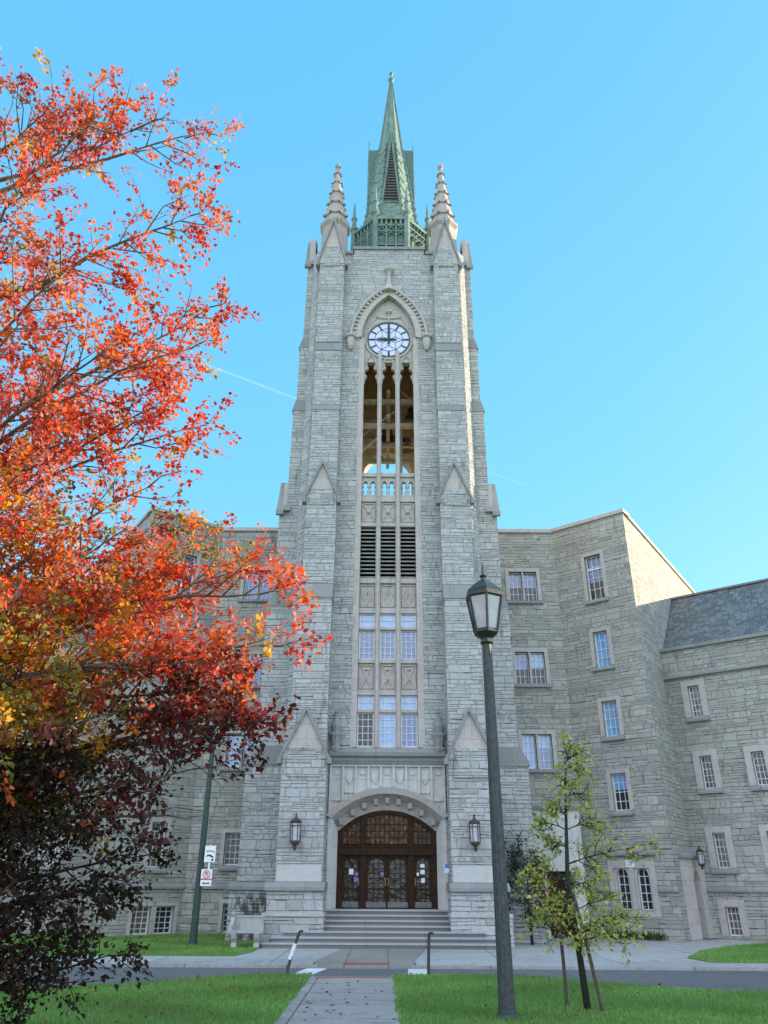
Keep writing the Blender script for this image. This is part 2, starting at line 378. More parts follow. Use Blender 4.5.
def frame(P, ang, flip=False):   # (s along, d inward, z): front face d=0, d grows INTO the building
    c, s_ = math.cos(R(ang)), math.sin(R(ang))
    f = lambda s, d, z: (P[0] + s * c - d * s_, P[1] + s * s_ + d * c, z)
    return mirror(f) if flip else f
def text_mesh(body, size, T, mat, name, parent, extr=.004):
    cu = bpy.data.curves.new(name, 'FONT'); cu.body = body; cu.size = size; cu.align_x = 'CENTER'; cu.align_y = 'CENTER'; cu.extrude = extr
    ob = bpy.data.objects.new(name, cu); COL.objects.link(ob); dg = bpy.context.evaluated_depsgraph_get(); dg.update()
    me = bpy.data.meshes.new_from_object(ob.evaluated_get(dg)); bpy.data.objects.remove(ob)
    org = ORG[parent.name]
    for v in me.vertices:
        p = T(v.co.x, -v.co.z, v.co.y); v.co = (p[0] - org[0], p[1] - org[1], p[2] - org[2])
    me.materials.clear(); me.materials.append(mat)
    o = bpy.data.objects.new(name, me); COL.objects.link(o); o.parent = parent; ORG[o.name] = org; return o

# ------------------------------------------------------------------ windows
def window(par, T, a, b, c, d, depth=.16, nx=3, nz=4, glass='glass_pale', sur=.2, sill=True, surm='dressed', meeting=None, frame_w=.045, mun=.024, mull=False):
    m = MB(T); y0 = depth - .035; y1 = depth + .03
    m.box(a, a + frame_w, y0, y1, c, d); m.box(b - frame_w, b, y0, y1, c, d)
    m.box(a + frame_w, b - frame_w, y0, y1, c, c + frame_w); m.box(a + frame_w, b - frame_w, y0, y1, d - frame_w, d)
    for i in range(1, nx):
        x = a + (b - a) * i / nx; m.box(x - mun / 2, x + mun / 2, y0 + .012, y1 - .004, c + frame_w, d - frame_w)
    for j in range(1, nz):
        z = c + (d - c) * j / nz; m.box(a + frame_w, b - frame_w, y0 + .016, y1 - .007, z - mun / 2, z + mun / 2)
    if meeting: m.box(a + frame_w, b - frame_w, y0 - .01, y1, meeting - .035, meeting + .035)
    w = m.build('window', M['white_frame'], par)
    g = MB(T); hsh = (math.sin(a * 12.9 + c * 78.2) * 43758.5) % 1.
    if glass in ('glass_pale', 'glass_blue', 'glass_warm') and sill is not False and hsh < .55 or (glass == 'glass_pale' and hsh > .9):
        zc = c + (d - c) * (.25 + hsh * .8); g.box(a, b, y1 - .015, y1 + .02, zc, d); g.cur = 1; g.box(a, b, y1 - .013, y1 + .02, c, zc - .001); g.build('pane', [M[glass], M['glass_dark' if hsh < .4 else 'glass_blue']], w)
    else:
        g.box(a, b, y1 - .015, y1 + .02, c, d); g.build('pane', M[glass], w)
    if sur:
        q = MB(T); e = .03
        q.box(a - sur, a, -e, .05, c, d); q.box(b, b + sur, -e, .05, c, d); q.box(a - sur, b + sur, -e - .002, .05, d, d + sur * .9)
        q.build('surround', M[surm], w)
    if sill:
        q = MB(T); sx = sur or .08
        q.prism_yz([(-.12, c - .2), (-.12, c - .12), (.0, c - .002), (depth - .03, c - .002), (depth - .03, c - .2)], a - sx, b + sx)
        q.build('sill', M['coping'], w)
    return w

# ------------------------------------------------------------------ the clock tower
YW = 29.4
tower = thing('clock_tower', (0, 29.4, 0), 'tall limestone clock tower with green copper spire above arched doors', 'tower')
HW = 3.6; D_ARCH = 2.0

# walls: front with the door arch and the tall window bay, back and sides with belfry openings
BAY = 1.31
doorprof = [(0, D_ARCH)] + segmental(D_ARCH, 3.95, .88, 12)
m = MB()
m.arch_slices(HW, doorprof, YW, YW + .9)
m.box(-HW, HW, YW, YW + .9, doorprof[-1][0], 6.3)
bayprof = [(6.3, BAY), (25.6, BAY)] + pointed(BAY, 25.6, 2.6)[1:]
m.arch_slices(HW, bayprof, YW, YW + .85)
m.box(-HW, HW, YW, YW + .85, bayprof[-1][0], 31.0)
m.box(-1.8, 1.8, YW, YW + .5, 31.0, 31.32)
sideprof = [(0, .001), (17.4, .001), (17.41, BAY), (21.5, BAY)] + pointed(BAY, 21.5, 1.4)[1:]
for sx in (1, -1):   # side walls
    T = (lambda sx: lambda x, y, z: (sx * (HW - y), AXIS_Y + x, z))(sx)
    w = MB(T); w.arch_slices(2.7, sideprof[2:], .0, .8); w.box(-2.7, 2.7, 0, .8, 0, 17.41); w.box(-2.7, 2.7, 0, .8, sideprof[-1][0], 31.0)
    for f in w.f: m.face([i + len(m.v) for i in f])
    m.v += w.v
T = lambda x, y, z: (x, 36.6 - y, z)
w = MB(T); w.arch_slices(HW, sideprof[2:], 0, .8); w.box(-HW, HW, 0, .8, 0, 17.41); w.box(-HW, HW, 0, .8, sideprof[-1][0], 31.0)
for f in w.f: m.face([i + len(m.v) for i in f])
m.v += w.v
m.build('wall', M['rubble'], tower)
# warm inner lining and floor, ceiling of the belfry
m = MB()
m.box(-2.79, 2.79, YW + .87, 35.79, 17.0, 17.38); m.box(-2.79, 2.79, YW + .87, 35.79, 29.2, 29.6)
T = lambda x, y, z: (x, 35.79 - y, z)
w = MB(T); pr = [(z, a - .02 if a > .02 else a) for z, a in sideprof[2:]]; w.arch_slices(2.79, pr, 0, .04); w.box(-2.79, 2.79, 0, .04, pr[-1][0], 29.2)
for sx in (1, -1):
    T2 = (lambda sx: lambda x, y, z: (sx * (2.79 - y), AXIS_Y + x, z))(sx)
    w2 = MB(T2); w2.arch_slices(2.7, pr, 0, .04); w2.box(-2.7, 2.7, 0, .04, pr[-1][0], 29.2)
    for f in w2.f: w.face([i + len(w.v) for i in f])
    w.v += w2.v
for f in w.f: m.face([i + len(m.v) for i in f])
m.v += w.v
m.build('belfry_lining', M['inside'], tower)
# roof deck
m = MB(); m.box(-HW + .05, HW - .05, YW + .86, 36.0, 30.3, 30.6); m.build('roof', M['slate_line'], tower)
# parapet copings
m = MB()
m.box(-1.86, 1.86, YW - .08, YW + .6, 31.32, 31.5)
for sx in (1, -1): m.box(min(sx * 1.86, sx * 2.35), max(sx * 1.86, sx * 2.35), YW - .08, YW + .95, 31.0, 31.17)
m.build('parapet_coping', M['coping'], tower)
# corner turrets (octagonal) and pinnacles
def octpts(cx, cy, ap):
    r = ap / math.cos(math.pi / 8); return [(cx + r * math.cos(math.pi / 8 + k * math.pi / 4), cy + r * math.sin(math.pi / 8 + k * math.pi / 4)) for k in range(8)]
for cx in (-2.93, 2.93):
    for cy in (30.42, 35.6):
        m = MB(); m.prism_xy(octpts(cx, cy, 1.0), .0, 31.4); m.build('corner_turret', M['rubble'], tower)
        m = MB(); a8 = 1 / math.cos(math.pi / 8); ph = math.pi / 8
        prof = [(.98 * a8, 31.4), (.98 * a8, 31.55), (.70 * a8, 31.7), (.67 * a8, 33.55), (.79 * a8, 33.75), (.79 * a8, 33.92)]
        zs = [33.92, 34.85, 35.75, 36.6, 37.4]; rs = [.74, .58, .45, .33, .22]
        for z, r in zip(zs, rs):
            prof += [(r, z), (r * .74, z + .6), (r * .85, z + .65), (r * .83, z + .74)]
        prof += [(.09, 38.25), (.08, 38.55), (.17, 38.68), (.17, 38.8), (.06, 38.9)]
        m.lathe(prof, (cx, cy, 0), 8, ph)
        for z, r in zip(zs, rs):
            for k in range(8):
                a = ph + k * math.pi / 4; rr = r * .9; s_ = .03 + r * .05
                x, y = cx + rr * math.cos(a), cy + rr * math.sin(a)
                m.box(x - s_, x + s_, y - s_, y + s_, z + .6, z + .6 + 2.2 * s_)
        m.build('pinnacle', M['pinnacle'], tower)

def weathering(m, x0, x1, ylo, yhi, z0, z1, yb):
    m.prism_yz([(ylo, z0), (yhi, z1), (yb, z1), (yb, z0)], x0, x1)
def gablet(stone, cop, x0, x1, y, z0, z1, yb, e=.10):
    xc = (x0 + x1) / 2
    stone.prism_xz([(x0, z0), (x1, z0), (xc, z1)], y, yb)
    # raked copings, proud of the face
    hw = (x1 - x0) / 2; L = math.hypot(hw, z1 - z0); nx, nz = (z1 - z0) / L, hw / L; t = .09
    for sg in (1, -1):
        cop.prism_xz([(xc + sg * (hw + .02), z0 - .03), (xc + sg * (hw + .02 + nx * t), z0 - .03 + nz * t * .2), (xc + sg * .0, z1 + t / nz * .9), (xc, z1 + .0)], y - e, yb)
    for sg in (1, -1):
        cop.box(min(xc + sg * (hw - .02), xc + sg * (hw + .13)), max(xc + sg * (hw - .02), xc + sg * (hw + .13)), y - e - .02, y + .22, z0 - .22, z0 - .01)
for sx in (1, -1):
    T = ident if sx > 0 else mirror(ident); yb = 30.2
    st = MB(T)
    st.box(2.05, 4.05, 27.75, yb, 0, .86); st.box(2.1, 3.95, 27.95, yb, .95, 1.62); st.box(2.17, 3.75, 28.2, yb, 1.86, 5.85); st.box(2.36, 3.56, 28.15, 28.3, 5.2, 6.2)
    st.box(2.22, 3.58, 28.45, yb + .01, 5.85, 11.95); st.box(2.2, 3.48, 28.75, yb + .02, 12.68, 16.5); st.box(2.34, 3.34, 28.71, 28.9, 16.2, 16.95)
    st.box(2.24, 3.46, 28.97, yb + .03, 16.5, 21.15); st.box(2.24, 3.47, 29.02, yb + .04, 21.5, 24.55); st.box(2.25, 3.5, 29.1, yb + .05, 25.1, 30.1); st.box(2.5, 3.25, 29.05, 29.3, 29.9, 31.2)
    b = st.build('buttress', M['rubble'], tower)
    def part(name, mat, fn):
        q = MB(T); fn(q); q.build(name, M[mat], b)
    part('base_course', 'dressed', lambda q: q.box(2.04, 4.07, 27.73, yb - .01, .86, .95))
    part('plinth_moulding', 'coping', lambda q: q.prism_yz([(27.85, 1.6), (27.85, 1.7), (28.2, 1.86), (yb - .02, 1.86), (yb - .02, 1.6)], 2.06, 4.05))
    for w_ in ((2.2, 3.6, 28.41, 28.77, 11.95, 12.68), (2.22, 3.47, 28.94, 29.04, 21.15, 21.5), (2.23, 3.48, 28.99, 29.13, 24.55, 25.1)):
        part('weathering', 'coping', lambda q: weathering(q, *w_, yb - .02))
    for g_ in ((2.13, 3.79, 28.19, 5.85, 7.5, 28.7), (2.16, 3.52, 28.74, 16.5, 18.2, 29.1), (2.22, 3.56, 29.08, 30.1, 32.95, 29.9)):
        q1, q2 = MB(T), MB(T); gablet(q1, q2, *g_); q1.build('gablet', M['dressed'], b); q2.build('gablet_coping', M['coping'], b)
    part('inscribed_tablet', 'tablet', lambda q: q.box(2.21, 3.71, 28.185, 28.25, 1.87, 2.36))
    # the buttress on the side, one stage after another
    st = MB(T); y0 = 30.15; y1 = 31.6
    st.box(3.2, 5.55, y0 - .2, y1 + .2, 0, 1.62); st.box(3.2, 5.35, y0 - .05, y1 + .05, 1.86, 5.85); st.box(3.2, 5.03, y0, y1, 6.55, 12.2); st.box(3.2, 4.8, y0 + .02, y1 - .02, 12.75, 16.6)
    st.box(3.2, 4.5, y0 + .03, y1 - .03, 16.6, 21.9); st.box(3.2, 4.38, y0 + .04, y1 - .04, 22.5, 25.6); st.box(3.2, 4.26, y0 + .05, y1 - .05, 26.2, 31.0)
    b = st.build('side_buttress', M['rubble'], tower)
    part('plinth_moulding', 'coping', lambda q: q.prism_yz([(y0 - .28, 1.6), (y0 - .28, 1.7), (y0 - .02, 1.86), (y1, 1.86), (y1, 1.6)], 3.3, 5.6))
    for pts, e in (([(3.3, 5.85), (5.42, 5.85), (5.42, 5.95), (5.05, 6.55), (3.3, 6.55)], .1), ([(3.3, 12.2), (5.06, 12.2), (4.82, 12.75), (3.3, 12.75)], .02), ([(3.3, 21.9), (4.56, 21.9), (4.4, 22.5), (3.3, 22.5)], -.01), ([(3.3, 25.6), (4.44, 25.6), (4.27, 26.2), (3.3, 26.2)], -.02)):
        part('weathering', 'coping', lambda q: q.prism_xz(pts, y0 - e, y1 + e))
    T2 = (lambda sx: lambda x, y, z: (sx * (8.0 - y), x, z))(sx)   # a gablet that faces sideways: its own x runs along y
    for (e, xo, z0, z1, xi, d) in ((-.02, 4.82, 16.6, 18.2, 4.3, .16), (.02, 4.29, 31.0, 33.1, 3.9, .09)):
        q1, q2 = MB(T2), MB(T2); gablet(q1, q2, y0 + e, y1 - e, 8.0 - xo, z0, z1, 8.0 - xi)
        q1.box(y0 + .04, y1 - .04, 8.0 - xo + d, 8.0 - xi, z0 - .05, z1 - .2); q1.build('gablet', M['dressed'], b); q2.build('gablet_coping', M['coping'], b)

# ---- the tall window bay
m = MB(); yf = YW + .14
for sx in (1, -1):
    m.box(min(sx * 1.17, sx * 1.33), max(sx * 1.17, sx * 1.33), YW - .02, YW + .5, 6.4, 18.2); m.box(min(sx * 1.17, sx * 1.33), max(sx * 1.17, sx * 1.33), YW - .02, YW + .36, 18.2, 25.6)
    m.box(min(sx * .32, sx * .52), max(sx * .32, sx * .52), yf - .06, YW + .5, 6.4, 18.2); m.box(min(sx * .32, sx * .52), max(sx * .32, sx * .52), yf - .06, YW + .36, 18.2, 24.9)
    m.box(min(sx * .38, sx * .46), max(sx * .38, sx * .46), yf - .14, yf, 6.4, 24.9)
for z0, z1 in ((6.3, 6.45), (7.72, 7.84), (8.39, 8.58), (9.64, 9.8), (11.0, 11.12), (11.7, 11.91), (12.99, 13.21), (15.59, 15.77), (16.78, 16.98), (18.02, 18.2)):
    for cx in (-.84, 0, .84): m.box(cx - .325, cx + .325, yf, YW + .48, z0, z1)
m.build('mullion', M['dressed'], tower)
m = MB()   # long dressed strips either side, set flush in the rubble
for sx in (1, -1): m.box(min(sx * 1.331, sx * 1.41), max(sx * 1.331, sx * 1.41), YW - .012, YW + .3, 6.3, 25.5)
m.build('jamb', M['dressed'], tower)
# carved panels
def carved(cx, z0, z1, kind):
    m = MB(); y = yf + .1; m.box(cx - .325, cx + .325, y, y + .3, z0, z1)
    x0, x1 = cx - .28, cx + .28; zz0, zz1 = z0 + .06, z1 - .06; e = .05
    m.box(x0, x1, y - e, y, zz0, zz0 + .04); m.box(x0, x1, y - e, y, zz1 - .04, zz1); m.box(x0, x0 + .04, y - e, y, zz0 + .04, zz1 - .04); m.box(x1 - .04, x1, y - e, y, zz0 + .04, zz1 - .04)
    zc = (z0 + z1) / 2
    if kind == 0:    # long shield and chevrons
        m.tube([(cx - .2, y, zz1 - .1), (cx, y - .02, zc - .05), (cx - .2, y, zz0 + .1)], .03, 5); m.tube([(cx + .2, y, zz1 - .1), (cx, y - .02, zc - .05), (cx + .2, y, zz0 + .1)], .03, 5)
        m.tube([(cx - .12, y, zz0 + .06), (cx, y - .02, zz0 + .35), (cx + .12, y, zz0 + .06)], .03, 5)
        m.lathe([(.02, -.02), (.09, .02), (.02, .06)], (cx, y - .01, zz1 - .22), 8)
    elif kind == 1:  # lozenge
        m.tube([(cx, y, zz0 + .08), (cx - .19, y, zc), (cx, y, zz1 - .08), (cx + .19, y, zc), (cx, y, zz0 + .08)], .03, 5)
        m.tube([(cx - .08, y, zc - .15), (cx, y - .02, zc + .2), (cx + .08, y, zc - .15)], .035, 5)
    else:            # saltire
        m.tube([(x0 + .04, y, zz0 + .05), (x1 - .04, y, zz1 - .05)], .035, 5); m.tube([(x1 - .04, y, zz0 + .05), (x0 + .04, y, zz1 - .05)], .035, 5)
        m.lathe([(.02, -.07), (.1, -.03), (.1, .03), (.02, .07)], (cx, y - .02, zc), 8)
    return m.build('carved_panel', M['dressed'], tower)
for cx in (-.84, 0, .84):
    carved(cx, 8.58, 9.64, 0); carved(cx, 11.91, 12.99, 1); carved(cx, 15.77, 16.78, 2)
    Tb = (lambda yy: lambda x, y, z: (x, yy + y, z))(yf + .05)
    gl = {(-.84): 'glass_dark', 0: 'glass_pale', .84: 'glass_blue'}[cx]
    window(tower, Tb, cx - .315, cx + .315, 6.45, 7.72, .1, 3, 5, gl, 0, False)
    window(tower, Tb, cx - .315, cx + .315, 7.84, 8.39, .1, 3, 2, 'glass_pale', 0, False)
    window(tower, Tb, cx - .315, cx + .315, 9.8, 11.0, .1, 3, 5, 'glass_blue', 0, False)
    window(tower, Tb, cx - .315, cx + .315, 11.12, 11.7, .1, 4, 2, 'glass_pale', 0, False, mun=.012)
    m = MB()
    n = 13
    for i in range(n):
        z = 13.24 + i * (2.33 / n); m.hexa([(cx - .32, yf + .04, z), (cx + .32, yf + .04, z), (cx + .32, yf + .26, z + .11), (cx - .32, yf + .26, z + .11), (cx - .32, yf + .04, z + .06), (cx + .32, yf + .04, z + .06), (cx + .32, yf + .26, z + .14), (cx - .32, yf + .26, z + .14)])
    l = m.build('louvre', M['louvre'], tower)
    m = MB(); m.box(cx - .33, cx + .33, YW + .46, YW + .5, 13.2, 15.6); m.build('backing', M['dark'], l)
    # pierced quatrefoil balustrade: two upright vesica holes with cross arms
    m = MB(); yq0, yq1 = yf + .08, yf + .3
    prof = [(16.98, .0), (17.12, .0), (17.14, .05), (17.24, .095), (17.36, .06), (17.42, .11), (17.52, .12), (17.6, .07), (17.7, .095), (17.8, .05), (17.83, .0), (18.02, .0)]
    for hx in (-.16, .16): m.arch_slices(.16, [(z, a * 1.12) for z, a in prof], yq0, yq1, cx + hx)
    m.build('pierced_panel', M['dressed'], tower)
    # cusped head of the belfry opening
    m = MB(); wv = .33
    prof = [(z + .72, a * 1.12) for z, a in [(22.5, .295), (22.72, .2), (22.78, .17), (22.84, .2), (22.92, .255), (23.05, .27), (23.16, .23), (23.22, .12), (23.28, .11), (23.36, .15), (23.48, .165), (23.6, .13), (23.72, .06), (23.8, .0), (24.3, .0)]]
    m.arch_slices(wv, prof, yf + .08, yf + .26, cx)
    # pointed moulding around it
    pts = [(cx - a, z) for z, a in pointed(.33, 23.75, .95, 8)] ; pts2 = [(cx + a, z) for z, a in reversed(pointed(.33, 23.75, .95, 8))]
    m.tube([(x, yf + .03, z) for x, z in [(cx - .33, 23.0)] + pts + pts2[1:] + [(cx + .33, 23.0)]], .04, 6)
    m.build('cusped_head', M['dressed'], tower)
# tympanum
m = MB(); yt = YW + .2
ap = [(24.3, 1.3), (25.6, 1.3)] + pointed(1.3, 25.6, 2.57)[1:]
for i in range(len(ap) - 1):
    (za, a), (zb, b) = ap[i], ap[i + 1]
    m.hexa([(-a, yt, za), (a, yt, za), (a, yt + .3, za), (-a, yt + .3, za), (-b, yt, zb), (b, yt, zb), (b, yt + .3, zb), (-b, yt + .3, zb)])
# tracery ribs around the clock
for rr, z0 in ((1.22, 25.6),):
    m.tube([(1.14 * math.cos(a), yt - .02, 25.62 + 1.14 * math.sin(a)) for a in [2 * math.pi * k / 40 for k in range(41)]], .06, 6)
m.tube([(-1.0, yt, 26.35), (-.6, yt - .02, 27.0), (0, yt - .03, 26.95), (.6, yt - .02, 27.0), (1.0, yt, 26.35)], .05, 6)
m.tube([(0, yt - .02, 26.75), (0, yt - .04, 27.7)], .05, 6)
m.lathe([(.02, 0), (.16, .1), (.16, .18), (.04, .3)], (0, yt - .04, 27.2), 8)
for sx in (1, -1): m.lathe([(.02, 0), (.1, .06), (.02, .14)], (sx * .55, yt - .02, 26.95), 8)
m.build('tympanum', M['dressed'], tower)
# hood mould with ball flowers, corbel heads, fleuron
m = MB()
arc = lambda w, rise, y: [(-a, y, z) for z, a in pointed(w, 25.6, rise, 14)] + [(a, y, z) for z, a in reversed(pointed(w, 25.6, rise, 14))][1:]
a1, a2 = pointed(1.34, 25.6, 2.66, 16), pointed(1.76, 25.6, 3.1, 16)
for sg in (1, -1):
    for i in range(16):
        (za, a), (zb, b), (zc, c_), (zd, d_) = a1[i], a1[i + 1], a2[i], a2[i + 1]
        m.hexa([(sg * a, YW - .1, za), (sg * c_, YW - .02, zc), (sg * c_, YW + .1, zc), (sg * a, YW + .14, za), (sg * b, YW - .1, zb), (sg * d_, YW - .02, zd), (sg * d_, YW + .1, zd), (sg * b, YW + .14, zb)])
m.tube(arc(1.83, 3.17, YW - .1), .075, 6)
m.tube(arc(1.34, 2.66, YW - .08), .05, 6)
for x, y, z in [(p[0], p[1], p[2]) for p in [(sg * a, YW - .14, z) for sg in (1, -1) for z, a in pointed(1.68, 25.6, 3.02, 15)]]:
    m.box(x - .05, x + .05, y, y + .1, z - .05, z + .05)
for sg in (1, -1):
    m.lathe([(.08, -.75), (.15, -.6), (.2, -.32), (.2, -.1), (.29, -.04), (.29, .05), (.1, .1)], (sg * 1.83, YW - .06, 25.6), 10)
m.lathe([(.3, -.3), (.2, .0), (.11, .35), (.09, .8), (.12, .95), (.26, 1.1), (.26, 1.2), (.08, 1.3)], (0, YW - .06, 28.75), 8)
m.build('hood_mould', M['dressed'], tower)
# ---- clock
cz = 25.62; yc = yt - .05
m = MB(); m.prism_xz([(1.0 * math.cos(2 * math.pi * k / 48), cz + 1.0 * math.sin(2 * math.pi * k / 48)) for k in range(48)], yc, yc + .1)
clock = m.build('clock_face', M['dial'], tower)
m = MB(); y = yc - .012
m.tube([(1.0 * math.cos(2 * math.pi * k / 48), y, cz + 1.0 * math.sin(2 * math.pi * k / 48)) for k in range(49)], .02, 6)
m.tube([(.68 * math.cos(2 * math.pi * k / 48), y, cz + .68 * math.sin(2 * math.pi * k / 48)) for k in range(49)], .012, 4)
for k in range(12):
    a = math.pi / 6 * k; c, s_ = math.cos(a), math.sin(a); w_ = .045 if k % 3 == 0 else .034
    pts = [(r * c + t * -s_, r * s_ + t * c) for r, t in ((.7, -w_), (1.0, -w_), (1.0, w_), (.7, w_))]
    m.prism_xz([(x, cz + z) for x, z in pts], y - .012, y + .012)
for k in range(6):   # star leading
    a = math.pi / 3 * k + math.pi / 6; b = a + math.pi / 6; b2 = a - math.pi / 6
    p = (.36 * math.cos(a), y, cz + .36 * math.sin(a))
    m.tube([(.68 * math.cos(b), y, cz + .68 * math.sin(b)), p, (.68 * math.cos(b2), y, cz + .68 * math.sin(b2))], .011, 4); m.tube([p, (0, y, cz)], .009, 4)
m.build('dial_markings', M['black_paint'], clock)
m = MB(); y = yc - .06; m.prism_xz([(-.05, cz - .28), (.05, cz - .28), (.055, cz + .5), (.02, cz + .92), (-.02, cz + .92), (-.055, cz + .5)], y - .012, y + .012); m.build('clock_hand', M['black_paint'], clock)
m = MB(); m.prism_xz([(.38, cz - .045), (.38, cz + .045), (-.35, cz + .075), (-.62, cz), (-.35, cz - .075)], y + .014, y + .034); m.build('clock_hand', M['black_paint'], clock)

# ---- door zone: archivolt, jambs, panel band, cornice
m = MB()
arc_o = segmental(2.02, 3.95, .89, 14); arc_m = segmental(1.9, 3.78, .8, 14); arc_i = segmental(1.76, 3.52, .72, 14)
for sg in (1, -1):
    # splayed jamb
    m.hexa([(sg * 1.76, YW + .5, .9), (sg * 1.99, YW - .03, .9), (sg * 2.12, YW - .03, .9), (sg * 2.12, YW + .6, .9), (sg * 1.76, YW + .5, 3.52), (sg * 1.99, YW - .03, 3.95), (sg * 2.12, YW - .03, 3.95), (sg * 2.12, YW + .6, 3.52)])
    m.build('door_jamb', M['pale'], tower); m = MB()
m = MB()
def ring(m, A, B, ya, yb_, t=.1):
    for sg in (1, -1):
        for i in range(len(A) - 1):
            (za, a), (zb, b), (zc, c_), (zd, d_) = A[i], A[i + 1], B[i], B[i + 1]
            m.hexa([(sg * a, ya, za), (sg * c_, yb_, zc), (sg * c_, yb_ + t, zc), (sg * a, ya + t, za), (sg * b, ya, zb), (sg * d_, yb_, zd), (sg * d_, yb_ + t, zd), (sg * b, ya + t, zb)])
ring(m, arc_i, arc_m, YW + .48, YW + .36, .2); ring(m, arc_m, arc_o, YW + .34, YW - .02, .25)
hood_o = segmental(2.2, 4.02, .95, 14); hood_i = segmental(2.0, 3.92, .84, 14)
ring(m, hood_i, hood_o, YW - .12, YW - .2, .22)
m.build('archivolt', M['dressed'], tower)
for k in range(9):   # block modillions in the hollow of the arch
    m = MB(); t = (k - 4) / 4.; x = 1.66 * t; zz = 3.93 + .73 * (1 - t * t)
    m.hexa([(x - .07, YW + .16, zz - .2), (x + .07, YW + .16, zz - .2), (x + .07, YW + .42, zz - .24), (x - .07, YW + .42, zz - .24), (x - .085, YW + .06, zz - .02), (x + .085, YW + .06, zz - .02), (x + .085, YW + .42, zz - .02), (x - .085, YW + .42, zz - .02)])
    m.build('modillion', M['dressed'], tower)
m = MB(); yp = YW - .1
hz = lambda x: 4.02 + .97 * (1 - (abs(x) / 2.16) ** 2)
xs = [-2.08 + 4.16 * i / 9 for i in range(10)]
m.arch_slices(2.1, [(4.0, 2.02)] + segmental(2.02, 4.0, .9, 12)[1:], YW - .02, YW + .1); m.box(-2.1, 2.1, YW - .02, YW + .1, 4.9, 5.8)
for i in range(9):
    a, b = xs[i], xs[i + 1]; zb = max(hz(a), hz(b)) + .05; xc = (a + b) / 2
    if i % 2: # shield
        m.prism_xz([(xc - .11, 5.5), (xc + .11, 5.5), (xc + .11, 5.25), (xc, 5.08 if zb < 5.02 else 5.1), (xc - .11, 5.25)], yp + .03, YW)
    else:
        m.box(xc - .1, xc + .1, yp + .04, YW, 5.42, 5.56)
    if zb < 4.9: m.box(a + .06, b - .06, yp + .02, YW, zb + .02, zb + .14)
for x in xs: m.box(x - .035, x + .035, yp - .02, YW, hz(x) + .02, 5.72)
m.box(-2.1, 2.1, yp - .03, YW, 5.7, 5.78)
m.build('shield_frieze', M['pale'], tower)
m = MB()
m.prism_yz([(YW - .16, 5.8), (YW - .22, 5.9), (YW - .22, 6.0), (YW - .32, 6.05), (YW - .34, 6.18), (YW - .1, 6.36), (YW + .1, 6.36), (YW + .1, 5.8)], -2.14, 2.14)
m.box(-2.14, 2.14, YW - .2, YW + .1, 5.79, 5.83)
m.build('cornice', M['coping'], tower)
for sx in (1, -1):
    m = MB(); m.lathe([(.2, 0), (.24, .12), (.16, .2), (.2, .5), (.24, .62), (.15, .72), (.2, .95), (.12, 1.1), (.05, 1.4), (.09, 1.46), (.02, 1.52)], (sx * 1.92, YW - .16, 6.2), 8)
    for k in range(6):
        a = k * math.pi / 3; m.box(sx * 1.92 + .2 * math.cos(a) - .04, sx * 1.92 + .2 * math.cos(a) + .04, YW - .16 + .2 * math.sin(a) - .04, YW - .16 + .2 * math.sin(a) + .04, 6.78, 6.9)
    m.build('finial', M['coping'], tower)
# ---- doors
YD = 29.9; m = MB(); dp = [(1.03, 1.75), (3.5, 1.75)] + segmental(1.75, 3.5, .73, 12)[1:]
for i in range(len(dp) - 1):
    (za, a), (zb, b) = dp[i], dp[i + 1]
    m.hexa([(-a, YD + .12, za), (a, YD + .12, za), (a, YD + .2, za), (-a, YD + .2, za), (-b, YD + .12, zb), (b, YD + .12, zb), (b, YD + .2, zb), (-b, YD + .2, zb)])
for x in (-1.7, -.86, .86, 1.7): m.box(x - .1, x + .1, YD - .06, YD + .11, 1.03, 3.45 + (.55 if abs(x) < 1 else .1))
m.box(-1.72, 1.72, YD - .09, YD + .1, 2.8, 3.02); m.box(-1.72, 1.72, YD - .12, YD + .05, 3.0, 3.06); m.box(-1.72, 1.72, YD - .12, YD + .05, 2.74, 2.8)
ring(m, segmental(1.68, 3.4, .7, 12), segmental(1.78, 3.5, .74, 12), YD - .05, YD - .05, .15)
dframe = m.build('door_frame', M['wood'], tower)
